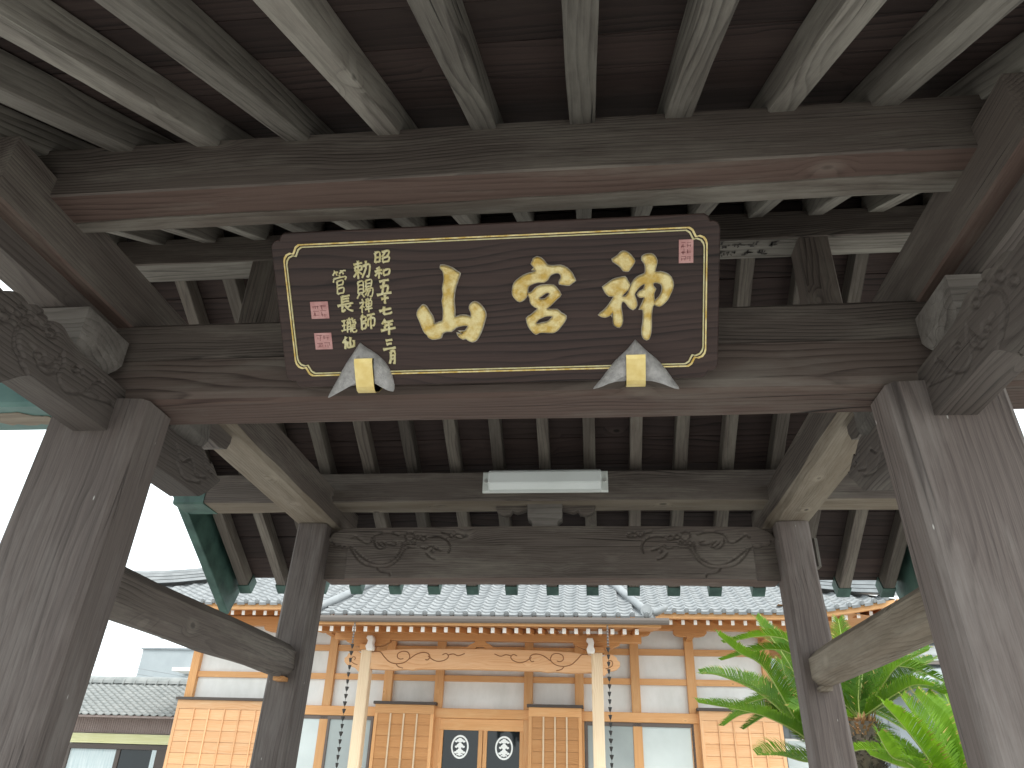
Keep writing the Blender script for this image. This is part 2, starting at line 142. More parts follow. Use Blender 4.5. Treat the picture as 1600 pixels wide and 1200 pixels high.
    c = mixc(nt, mth(nt, 'MULTIPLY', kh, knots), c, tuple(x * 0.25 for x in late))
    # drying checks
    cn_ = noi(nt, scl(nt, v, (0.22, 12, 12)), 1.0, 0, 0.3)
    cd = mth(nt, 'ABSOLUTE', mth(nt, 'SUBTRACT', cn_.outputs["Fac"], 0.5))
    ck = ramp(nt, cd, [(0.0, 1.0), (0.0070, 0.0)])
    gate = ramp(nt, noi(nt, scl(nt, v, (0.8, 2, 2)), 1.7, 1).outputs["Fac"], [(0.54, 0.0), (0.60, 1.0)])
    ck = mth(nt, 'MULTIPLY', mth(nt, 'MULTIPLY', ck, gate), crack)
    c = mixc(nt, ck, c, tuple(x * 0.12 for x in late))
    if flecks:
        vf = nd(nt, "ShaderNodeTexVoronoi"); vf.inputs["Scale"].default_value = 1.0; L(nt, scl(nt, v, (5.0, 17, 17)), vf.inputs["Vector"])
        fk = mth(nt, 'MULTIPLY', ramp(nt, vf.outputs["Distance"], [(0.018, 1.0), (0.045, 0.0)]), flecks)
        c = mixc(nt, fk, c, (.55, .53, .50))
    # each timber a little different
    hv = nd(nt, "ShaderNodeMapRange"); hv.inputs[3].default_value = 1 - var; hv.inputs[4].default_value = 1 + var; L(nt, oi.outputs["Random"], hv.inputs[0])
    hs = nd(nt, "ShaderNodeHueSaturation"); L(nt, hv.outputs[0], hs.inputs["Value"]); L(nt, c, hs.inputs["Color"])
    L(nt, hs.outputs[0], bs.inputs["Base Color"])
    rr = nd(nt, "ShaderNodeMapRange"); rr.inputs[3].default_value = rough - 0.12; rr.inputs[4].default_value = min(1, rough + 0.15); L(nt, blot.outputs["Fac"], rr.inputs[0]); L(nt, rr.outputs[0], bs.inputs["Roughness"])
    h = mth(nt, 'SUBTRACT', mth(nt, 'SUBTRACT', 1.0, mth(nt, 'MULTIPLY', g, 0.8)), mth(nt, 'MULTIPLY', ck, 2.0))
    bp = nd(nt, "ShaderNodeBump"); bp.inputs["Strength"].default_value = bump; bp.inputs["Distance"].default_value = 0.004
    L(nt, h, bp.inputs["Height"]); L(nt, bp.outputs[0], bs.inputs["Normal"])
    return m
def mottled(name, a, b, scale=6, rough=0.6, metal=0.0, bump=0.0, lo=0.35, hi=0.65, detail=5, spec=0.5, stretch=(1, 1, 1)):
    m = mat(name, rough=rough, metal=metal, spec=spec); nt = m.node_tree; bs = nt.nodes["Principled BSDF"]
    v, vl, oi = rand_coord(nt, stretch)
    n = noi(nt, vl, scale, detail, 0.6)
    L(nt, mixc(nt, ramp(nt, n.outputs["Fac"], [(lo, 0.0), (hi, 1.0)]), a, b), bs.inputs["Base Color"])
    if bump:
        n2 = noi(nt, vl, scale * 6, 4)
        bp = nd(nt, "ShaderNodeBump"); bp.inputs["Strength"].default_value = bump; bp.inputs["Distance"].default_value = 0.004
        L(nt, n2.outputs["Fac"], bp.inputs["Height"]); L(nt, bp.outputs[0], bs.inputs["Normal"])
    return m
M = {}
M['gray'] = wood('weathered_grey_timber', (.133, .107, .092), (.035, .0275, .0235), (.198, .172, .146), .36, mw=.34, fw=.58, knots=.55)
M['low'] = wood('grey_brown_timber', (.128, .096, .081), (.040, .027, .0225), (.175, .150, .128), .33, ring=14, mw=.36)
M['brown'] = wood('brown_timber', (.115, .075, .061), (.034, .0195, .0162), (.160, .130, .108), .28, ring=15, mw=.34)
M['dark'] = wood('dark_carved_timber', (.097, .080, .071), (.030, .024, .0215), (.150, .132, .114), .3, mw=.34)
M['pale'] = wood('bleached_timber', (.145, .118, .098), (.056, .043, .035), (.25, .23, .195), .46, ring=17)
M['tan'] = wood('pale_timber', (.195, .156, .115), (.080, .060, .045), (.265, .228, .18), .45, crack=.5)
M['raf'] = wood('rafter_timber', (.180, .160, .138), (.058, .049, .042), (.27, .25, .215), .46, ring=16, var=.33, mw=.36, fw=.55)
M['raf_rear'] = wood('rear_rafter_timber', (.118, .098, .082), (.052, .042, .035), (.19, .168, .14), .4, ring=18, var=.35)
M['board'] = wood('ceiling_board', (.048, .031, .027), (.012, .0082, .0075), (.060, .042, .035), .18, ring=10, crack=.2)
M['post'] = wood('post_timber', (.138, .111, .100), (.050, .0385, .035), (.192, .166, .152), .36, ring=16, knots=.25, crack=.5, rw=.28, mw=.20, fw=.70, flecks=.8)
M['plaque'] = wood('plaque_board', (.054, .032, .027), (.0125, .0072, .0068), (.080, .056, .047), .16, ring=19, crack=.25, rough=.55, knots=.1, var=0, bump=.35)
M['grey_block'] = wood('grey_block_timber', (.150, .132, .118), (.070, .060, .053), (.22, .20, .18), .5, ring=14, crack=.3)
M['cedar'] = wood('new_cedar', (.69, .375, .165), (.54, .25, .085), (.70, .42, .205), .25, ring=16, crack=0, rough=.5, bump=.1, knots=.4, var=.13)
M['cedar_peach'] = wood('peach_cedar', (.71, .42, .225), (.60, .30, .125), (.73, .48, .28), .25, ring=16, crack=0, rough=.5, bump=.1, knots=.4, var=.12)
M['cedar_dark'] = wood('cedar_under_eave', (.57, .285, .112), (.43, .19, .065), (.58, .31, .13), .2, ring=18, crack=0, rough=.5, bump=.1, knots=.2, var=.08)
M['cedar_pale'] = wood('pale_cypress', (.74, .58, .40), (.62, .44, .27), (.75, .61, .43), .2, ring=14, crack=0, rough=.45, bump=.08, knots=.1, var=.05)
M['copper'] = mottled('green_copper', (.018, .052, .042), (.060, .125, .100), 7, .6, 0, .25)
M['copper_pale'] = mottled('pale_green_copper', (.045, .115, .105), (.10, .19, .17), 4, .55, 0, .2)
M['gold_leaf'] = mottled('gold_leaf', (.58, .38, .085), (.80, .67, .34), 30, .45, 0.25, .8, .38, .60)
M['gold_pale'] = mottled('old_pale_gilding', (.56, .48, .22), (.68, .62, .38), 60, .6, .1, .3)
M['rim'] = mottled('worn_pale_rim', (.36, .30, .22), (.52, .48, .40), 50, .7, 0, .3)
M['gold'] = mottled('brass_clip', (.72, .54, .20), (.82, .66, .30), 26, .34, .8, .15)
M['cloth'] = mottled('silver_grey_cloth', (.30, .287, .282), (.50, .478, .468), 55, .6, .1, .8, .3, .7)
M['seal'] = mottled('pink_seal', (.46, .22, .21), (.56, .31, .29), 40, .7, 0, .2)
M['seal_line'] = mat('dark_seal_line', (.16, .05, .05), .8)
M['ink'] = mottled('faded_ink', (.025, .022, .02), (.06, .05, .045), 60, .8)
M['lamp'] = mottled('lamp_plastic', (.74, .77, .745), (.79, .815, .795), 3, .35)
M['lamp_base'] = mat('lamp_base', (.70, .72, .68), .45)
M['screw'] = mat('screw_head', (.75, .75, .72), .3, .6)
M['plaster'] = mottled('white_plaster', (.66, .66, .635), (.79, .79, .775), 2.5, .85, stretch=(1, 1, .5))
M['white'] = mat('white_paint', (.82, .80, .76), .6)
M['tile'] = mottled('silver_roof_tile', (.20, .208, .213), (.285, .295, .30), 4, .42, 0.0, .06, spec=.5)
M['tile_old'] = mottled('old_roof_tile', (.185, .195, .190), (.27, .275, .265), 5, .5, 0, .1)
M['gutter'] = mat('brown_gutter', (.155, .128, .112), .6)
M['cap'] = mat('dark_cap', (.075, .06, .052), .7)
M['glass'] = mat('dark_glass', (.010, .013, .015), .03, 0, .45)
M['frost'] = mottled('frosted_glass', (.50, .55, .54), (.58, .63, .62), 1.2, .18, 0, 0, spec=.7)
M['frost_d'] = mottled('dim_frosted_glass', (.30, .335, .33), (.36, .40, .39), 1.2, .15, 0, 0, spec=.7)
M['frame'] = mat('brown_aluminium', (.13, .10, .085), .4, .3)
M['emblem'] = mat('white_print', (.86, .88, .86), .5)
M['chain'] = mat('dark_bronze', (.035, .033, .032), .5, .5)
M['dome'] = mat('smoked_dome', (.03, .03, .03), .15)
M['groove'] = mat('carved_line', (.24, .10, .035), .7)
M['concrete'] = mottled('white_render', (.30, .33, .345), (.345, .375, .39), 1.5, .8)
M['siding'] = mottled('grey_siding', (.16, .18, .195), (.20, .22, .235), 2, .7)
M['fascia'] = mottled('brown_sheet', (.30, .225, .205), (.36, .28, .255), 3, .6)
M['lime'] = mottled('yellow_shutter_box', (.60, .58, .30), (.66, .64, .38), 2, .5)
M['curtain'] = mottled('pale_curtain', (.36, .44, .46), (.55, .60, .60), 9, .8, stretch=(6, 1, .2))
M['roofgrey'] = mottled('grey_slate', (.20, .22, .235), (.26, .28, .295), 6, .6)
M['ground'] = mottled('pale_gravel', (.36, .345, .32), (.46, .445, .42), 30, .9, 0, .5)
M['stone'] = mottled('granite', (.30, .29, .28), (.42, .41, .40), 60, .7, 0, .2)
M['wire'] = mat('cable_grey', (.28, .30, .31), .6)
def leafmat(name, a, b):
    m = mat(name, a, .55, 0, .25); nt = m.node_tree; bs = nt.nodes["Principled BSDF"]
    v, vl, oi = rand_coord(nt); n = noi(nt, vl, 5, 3)
    c = mixc(nt, ramp(nt, n.outputs["Fac"], [(.35, 0.0), (.65, 1.0)]), a, b); L(nt, c, bs.inputs["Base Color"])
    tr = nd(nt, "ShaderNodeBsdfTranslucent"); L(nt, mixc(nt, 0.5, c, (.22, .36, .01)), tr.inputs[0])
    ms = nd(nt, "ShaderNodeMixShader"); ms.inputs[0].default_value = .38
    L(nt, bs.outputs[0], ms.inputs[1]); L(nt, tr.outputs[0], ms.inputs[2]); L(nt, ms.outputs[0], nt.nodes["Material Output"].inputs[0]); return m
M['leaf'] = leafmat('cycad_leaf', (.040, .122, .012), (.105, .215, .016))
M['leaf_lime'] = leafmat('young_cycad_leaf', (.11, .25, .014), (.19, .35, .022))
M['leaf_dry'] = mat('dry_leaf_tip', (.34, .25, .06), .7)
M['rachis'] = mat('leaf_stalk', (.30, .36, .09), .5)
M['trunk'] = mottled('cycad_trunk', (.045, .038, .03), (.11, .085, .06), 14, .9, 0, .5)
M['felt'] = mottled('cycad_felt', (.30, .14, .06), (.42, .24, .12), 18, .9, 0, .5)

# ------------------------------------------------------------------ mesh helpers
WM = {}
def link(o, parent=None, world=None):
    COL.objects.link(o)
    w = world if world is not None else Matrix.Identity(4)
    if parent is not None:
        o.parent = parent; o.matrix_basis = WM[parent.name].inverted() @ w
    else:
        o.matrix_basis = w
    WM[o.name] = w
    return o
def thing(name, label, cat, loc=(0, 0, 0), group=None, world=None):
    o = bpy.data.objects.new(name, None); o.empty_display_size = .2
    link(o, None, world if world is not None else Matrix.Translation(loc))
    o['label'] = label; o['category'] = cat
    if group: o['group'] = group
    return o
class MB:
    def __init__(s): s.v = []; s.f = []; s.m = []; s.sm = []
    def add(s, verts, faces, mi=0, smooth=False):
        b = len(s.v); s.v += [tuple(v) for v in verts]
        for i, f in enumerate(faces):
            s.f.append([b + k for k in f]); s.m.append(mi[i] if isinstance(mi, (list, tuple)) else mi); s.sm.append(smooth)
    def box(s, x0, x1, y0, y1, z0, z1, mi=0):
        v = [(x, y, z) for x in (x0, x1) for y in (y0, y1) for z in (z0, z1)]
        s.add(v, [(0, 1, 3, 2), (4, 6, 7, 5), (0, 4, 5, 1), (2, 3, 7, 6), (0, 2, 6, 4), (1, 5, 7, 3)], mi)
    def sweep(s, rings, mi=0, cap=True, smooth=False, closed=True):
        n = len(rings[0]); v = [p for r in rings for p in r]; f = []
        for i in range(len(rings) - 1):
            for j in range(n if closed else n - 1):
                a = i * n + j; b = i * n + (j + 1) % n
                f.append((a, b, b + n, a + n))
        if cap and closed:
            f.append(tuple(range(n - 1, -1, -1))); f.append(tuple(range((len(rings) - 1) * n, len(rings) * n)))
        s.add(v, f, mi, smooth)
    def tube(s, pts, r, n=8, mi=0, smooth=True):
        pts = [Vector(p) for p in pts]; rings = []
        for i, p in enumerate(pts):
            d = (pts[min(i + 1, len(pts) - 1)] - pts[max(i - 1, 0)]).normalized()
            a = d.orthogonal().normalized() if i == 0 else (a - d * a.dot(d)).normalized()
            b = d.cross(a); rr = r[i] if isinstance(r, (list, tuple)) else r
            rings.append([p + (a * math.cos(2 * math.pi * k / n) + b * math.sin(2 * math.pi * k / n)) * rr for k in range(n)])
        s.sweep(rings, mi, True, smooth)
    def disc(s, c, nrm, r, h, n=16, mi=0):
        c = Vector(c); nrm = Vector(nrm).normalized(); s.tube([c, c + nrm * h], r, n, mi, False)
    def mesh(s, name, mats):
        me = bpy.data.meshes.new(name); me.from_pydata(s.v, [], s.f)
        for m in mats: me.materials.append(m)
        me.polygons.foreach_set("material_index", s.m); me.polygons.foreach_set("use_smooth", s.sm); me.update()
        return me
    def build(s, name, mats, parent=None, world=None):
        if not isinstance(mats, (list, tuple)): mats = [mats]
        return link(bpy.data.objects.new(name, s.mesh(name, mats)), parent, world)
def axes(a, b, up=(0, 0, 1)):
    a, b = Vector(a), Vector(b); X = (b - a).normalized(); Y = Vector(up).cross(X).normalized(); Z = X.cross(Y)
    m = Matrix.Identity(4)
    for i in range(3): m[i][0], m[i][1], m[i][2], m[i][3] = X[i], Y[i], Z[i], a[i]
    return m, (b - a).length
_sid = [0]
def beam(name, parent, a, b, w, h, mats, ch=.006, up=(0, 0, 1), segs=7, wob=.0018, w2=None, h2=None, bulge=0.0):
    """squared timber from a to b (centre line), grain along local X; mats = side, underside"""
    m, Ln = axes(a, b, up); w2 = w2 or w; h2 = h2 or h
    _sid[0] += 1; sd = _sid[0] * 3.7
    rings = []
    for i in range(segs + 1):
        t = i / segs; ww = (w + (w2 - w) * t) / 2; hh = (h + (h2 - h) * t) / 2 * (1 + bulge * math.sin(math.pi * t)); c = ch
        pr = [(-ww + c, -hh), (ww - c, -hh), (ww, -hh + c), (ww, hh - c), (ww - c, hh), (-ww + c, hh), (-ww, hh - c), (-ww, -hh + c)]
        rg = []
        for k, (y, z) in enumerate(pr):
            dy = mnoise.noise((t * Ln * 2.2, k * 5.1, sd)) * wob * 2; dz = mnoise.noise((t * Ln * 2.2, k * 5.1 + 40, sd)) * wob * 2
            rg.append((t * Ln, y + dy, z + dz))
        rings.append(rg)
    mb = MB(); mb.sweep(rings)
    if len(mats) > 1:
        for i in range(segs): mb.m[i * 8] = 1
    return mb.build(name, mats, parent, m)
def box(name, parent, x0, x1, y0, y1, z0, z1, mt, ch=0.0, along='x'):
    """plain box whose local X follows its grain"""
    if along == 'x': a, b, w, h, up = (x0, (y0 + y1) / 2, (z0 + z1) / 2), (x1, (y0 + y1) / 2, (z0 + z1) / 2), y1 - y0, z1 - z0, (0, 0, 1)
    elif along == 'y': a, b, w, h, up = ((x0 + x1) / 2, y0, (z0 + z1) / 2), ((x0 + x1) / 2, y1, (z0 + z1) / 2), x1 - x0, z1 - z0, (0, 0, 1)
    else: a, b, w, h, up = ((x0 + x1) / 2, (y0 + y1) / 2, z0), ((x0 + x1) / 2, (y0 + y1) / 2, z1), x1 - x0, y1 - y0, (0, 1, 0)
    m, Ln = axes(a, b, up); mb = MB()
    if ch:
        ww, hh, c = w / 2, h / 2, ch
        pr = [(-ww + c, -hh), (ww - c, -hh), (ww, -hh + c), (ww, hh - c), (ww - c, hh), (-ww + c, hh), (-ww, hh - c), (-ww, -hh + c)]
        mb.sweep([[(x, y, z) for y, z in pr] for x in (0, Ln)])
    else: mb.box(0, Ln, -w / 2, w / 2, -h / 2, h / 2)
    return mb.build(name, mt if isinstance(mt, (list, tuple)) else [mt], parent, m)
def poly_solid(name, parent, pts, thick, mt, world, bevel=0.0, extra=None):
    """2-D outline (with holes) made solid; local XY is the outline's plane, it rises along +Z"""
    cu = bpy.data.curves.new(name, 'CURVE'); cu.dimensions = '2D'; cu.fill_mode = 'BOTH'
    cu.extrude = max(thick / 2 - bevel, 1e-4); cu.bevel_depth = bevel; cu.bevel_resolution = 1
    if extra: cu.offset = extra
    for c in pts:
        sp = cu.splines.new('POLY'); sp.points.add(len(c) - 1); sp.use_cyclic_u = True
        for i, p in enumerate(c): sp.points[i].co = (p[0], p[1], 0, 1)
    tmp = bpy.data.objects.new("tmp", cu); COL.objects.link(tmp)
    bpy.context.view_layer.update()
    me = bpy.data.meshes.new_from_object(tmp.evaluated_get(bpy.context.evaluated_depsgraph_get()))
    bpy.data.objects.remove(tmp); bpy.data.curves.remove(cu)
    me.name = name; me.materials.clear(); me.materials.append(mt); me.transform(Matrix.Translation((0, 0, thick / 2)))
    return link(bpy.data.objects.new(name, me), parent, world)
def smoothline(pts, n=6):
    """Catmull-Rom through the points"""
    p = [np.array(q, float) for q in pts]; out = []
    for i in range(len(p) - 1):
        a, b, c, d = p[max(i - 1, 0)], p[i], p[i + 1], p[min(i + 2, len(p) - 1)]
        for k in range(n):
            t = k / n; out.append(.5 * ((2 * b) + (c - a) * t + (2 * a - 5 * b + 4 * c - d) * t * t + (3 * b - a - 3 * c + d) * t ** 3))
    out.append(p[-1]); return np.array(out)
def line_dist(X, Y, lines):
    d = np.full(X.shape, 9.0)
    for ln in lines:
        for (ax, ay), (bx, by) in zip(ln[:-1], ln[1:]):
            dx, dy = bx - ax, by - ay; L2 = dx * dx + dy * dy + 1e-12
            t = np.clip(((X - ax) * dx + (Y - ay) * dy) / L2, 0, 1)
            d = np.minimum(d, np.hypot(X - ax - t * dx, Y - ay - t * dy))
    return d
def groove(d, w, depth): return depth * np.clip(1 - d / w, 0, 1) ** .8

# brush strokes of the small plaque characters, in a unit box with y downwards
STROKES = {
'昭': [[(.08,.15),(.07,.85)],[(.08,.15),(.36,.15),(.36,.85)],[(.1,.5),(.34,.5)],[(.08,.83),(.35,.83)],[(.5,.15),(.92,.13),(.86,.45),(.78,.42)],[(.68,.15),(.6,.35),(.48,.5)],[(.52,.58),(.53,.9)],[(.52,.58),(.92,.56),(.88,.9)],[(.53,.88),(.88,.87)]],
'和': [[(.35,.05),(.12,.16)],[(.02,.35),(.5,.28)],[(.28,.12),(.28,.95)],[(.27,.4),(.03,.7)],[(.3,.42),(.48,.6)],[(.58,.35),(.6,.75)],[(.58,.35),(.97,.3),(.9,.72)],[(.6,.73),(.9,.7)]],
'五': [[(.2,.08),(.85,.05)],[(.5,.08),(.38,.9)],[(.25,.45),(.75,.42),(.68,.9)],[(.02,.93),(1,.88)]],
'十': [[(.05,.45),(.95,.4)],[(.5,.05),(.48,.98)]],
'七': [[(.05,.5),(.95,.35)],[(.42,.05),(.4,.8),(.55,.9),(.92,.85),(.92,.7)]],
'年': [[(.32,.02),(.1,.28)],[(.25,.18),(.85,.14)],[(.28,.4),(.8,.36)],[(.27,.4),(.27,.64)],[(.02,.67),(1,.6)],[(.55,.15),(.54,1)]],
'三': [[(.25,.1),(.75,.08)],[(.3,.45),(.7,.43)],[(.03,.9),(1,.85)]],
'月': [[(.28,.05),(.26,.6),(.12,.97)],[(.28,.05),(.78,.03),(.77,.95),(.65,.9)],[(.3,.35),(.74,.33)],[(.3,.62),(.74,.6)]],
'勅': [[(.05,.2),(.55,.16)],[(.12,.35),(.13,.55)],[(.12,.35),(.5,.32),(.48,.54)],[(.13,.54),(.48,.52)],[(.3,.02),(.3,.98)],[(.28,.58),(.04,.85)],[(.32,.58),(.52,.78)],[(.58,.35),(.97,.3),(.9,.9),(.78,.86)],[(.76,.08),(.74,.5),(.52,.95)]],
'賜': [[(.08,.08),(.08,.7)],[(.08,.08),(.4,.06),(.4,.7)],[(.1,.28),(.38,.27)],[(.1,.48),(.38,.47)],[(.08,.68),(.4,.67)],[(.18,.72),(.02,.97)],[(.3,.72),(.46,.95)],[(.54,.05),(.55,.4)],[(.54,.05),(.9,.03),(.88,.4)],[(.56,.22),(.86,.21)],[(.55,.4),(.88,.38)],[(.6,.45),(.48,.65)],[(.56,.55),(.97,.5),(.9,.95),(.78,.9)],[(.7,.56),(.52,.85)],[(.84,.56),(.66,.92)]],
'禅': [[(.2,.03),(.28,.14)],[(.05,.28),(.38,.24),(.05,.65)],[(.22,.45),(.22,.98)],[(.25,.5),(.4,.62)],[(.52,.03),(.56,.15)],[(.7,.02),(.71,.14)],[(.92,.02),(.84,.16)],[(.52,.22),(.54,.6)],[(.52,.22),(.92,.2),(.9,.58)],[(.55,.4),(.88,.39)],[(.55,.6),(.9,.58)],[(.44,.76),(1,.72)],[(.72,.22),(.72,1)]],
'師': [[(.22,.03),(.1,.16)],[(.08,.2),(.09,.95)],[(.08,.2),(.38,.18),(.36,.45)],[(.1,.45),(.36,.43)],[(.1,.6),(.38,.58),(.37,.9)],[(.1,.92),(.37,.9)],[(.48,.12),(1,.08)],[(.54,.35),(.55,.8)],[(.54,.35),(.95,.32),(.94,.78),(.84,.74)],[(.74,.1),(.74,1)]],
'管': [[(.2,.02),(.05,.2)],[(.15,.12),(.42,.1)],[(.28,.13),(.32,.22)],[(.62,.02),(.5,.18)],[(.6,.1),(.95,.07)],[(.72,.1),(.78,.2)],[(.5,.22),(.5,.3)],[(.1,.34),(.06,.48)],[(.1,.34),(.92,.3),(.86,.44)],[(.32,.46),(.33,.98)],[(.32,.46),(.72,.44),(.7,.62)],[(.33,.63),(.7,.61)],[(.33,.76),(.76,.74),(.74,.96)],[(.34,.97),(.74,.95)]],
'長': [[(.3,.05),(.3,.55)],[(.3,.06),(.8,.04)],[(.3,.22),(.74,.2)],[(.3,.37),(.74,.35)],[(.02,.56),(1,.5)],[(.32,.56),(.3,.92),(.5,.8)],[(.85,.6),(.62,.72)],[(.48,.56),(.68,.82),(.98,.95)]],
'瓏': [[(.03,.2),(.3,.18)],[(.05,.48),(.3,.45)],[(.0,.8),(.34,.74)],[(.17,.2),(.17,.78)],[(.5,.03),(.52,.12)],[(.36,.16),(.66,.14)],[(.42,.2),(.45,.3)],[(.6,.2),(.56,.3)],[(.35,.34),(.68,.32)],[(.42,.42),(.4,.95)],[(.42,.42),(.62,.4),(.62,.95)],[(.42,.58),(.6,.57)],[(.42,.74),(.6,.73)],[(.74,.05),(.74,.22),(.96,.2)],[(.74,.35),(.94,.33),(.92,.48),(.74,.5),(.74,.85),(.8,.95),(1,.93),(1,.82)],[(.78,.62),(.95,.6)],[(.78,.74),(.95,.72)]],
'仙': [[(.3,.03),(.02,.5)],[(.2,.3),(.2,.98)],[(.66,.1),(.66,.85)],[(.42,.4),(.43,.88),(.95,.82)],[(.93,.36),(.93,.9)]],
}
# ================================================================== setting
g = MB(); g.add([(-150, -150, 0), (150, -150, 0), (150, 150, 0), (-150, 150, 0)], [(0, 1, 2, 3)])
o = g.build("ground", M['ground']); o['kind'] = 'structure'
g = MB(); g.box(-1.3, 1.3, -3.2, 8.3, 0.0, .05)
o = g.build("stone_path", M['stone']); o['kind'] = 'structure'

# ================================================================== the gate
gate = thing("temple_gate", "dark weathered wooden temple gate, its beams and open rafters seen from below", "gate")
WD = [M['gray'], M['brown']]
SL = 0.5806
YR, ZR = 0.8596, 4.077                       # where the rafter undersides would meet
def zraf(y): return ZR - SL * abs(y - YR)    # underside of the rafters
# posts
for s in (-1, 1):
    box("base_stone", gate, s * 1.39 - .26, s * 1.39 + .26, -.22, .22, 0, .16, M['stone'], .02)
    beam("main_post", gate, (s * 1.3886, 0, .16), (s * 1.3, 0, 2.656), .335, .176, [M['post']], ch=.017, up=(0, 1, 0), segs=10, wob=.002, w2=.3236, h2=.166)
    box("base_stone", gate, s * 1.475 - .2, s * 1.475 + .2, 2.0, 2.4, 0, .14, M['stone'], .02)
    beam("rear_post", gate, (s * 1.4789, 2.2035, .14), (s * 1.4115, 2.2035, 2.945), .205, .20, [M['post']], ch=.016, up=(0, 1, 0), segs=10, wob=.002, w2=.181, h2=.178)
# lintel: two stacked faces with a softened lower edge
def lintel():
    yf, yb, zb, zt = -.0544, .1379, 2.6562, 2.9577
    pr = [(yb, zb + .012), (yb - .012, zb), (yf + .028, zb), (yf + .010, zb + .010), (yf + .001, zb + .032), (yf, zb + .155), (yf + .007, zb + .158), (yf + .007, zb + .161), (yf, zb + .164), (yf, zt - .012), (yf + .012, zt), (yb, zt)]
    mb = MB(); N = 24; rings = []
    for i in range(N + 1):
        x = -1.56 + 3.34 * i / N
        rings.append([(x, y + .0025 * mnoise.noise((x * 1.7, k, 3.3)), z - 2.8 + .003 * mnoise.noise((x * 1.3, k, 9.1))) for k, (y, z) in enumerate(pr)])
    mb.sweep(rings)
    n = len(pr)
    for i in range(N):
        for k in (0, 1, 2): mb.m[i * n + k] = 1
        for k in (3, 4): mb.m[i * n + k] = 2
    return mb.build("lintel", WD + [M['low']], gate, Matrix.Translation((0, 0, 2.8)))
lt = lintel()
for s in (-1, 1):
    xa = 1.54 if s < 0 else 1.72
    box("copper_sheath", lt, min(s * xa, s * 2.02), max(s * xa, s * 2.02), -.060, .143, 2.650, 2.963, M['copper_pale'], .012)
rnd_ = random.Random(3); tear = [(-1.545 - .115 + .115 * math.cos(a) * rnd_.uniform(.75, 1.1), .045 + .05 * math.sin(a) * rnd_.uniform(.6, 1.15)) for a in [2 * math.pi * k / 22 for k in range(22)]]
poly_solid("bare_patch", lt, [[(x, -y) for x, y in tear]], .003, M['tan'], Matrix.Translation((0, 0, 2.6495)) @ Matrix.Rotation(math.pi, 4, 'X'))
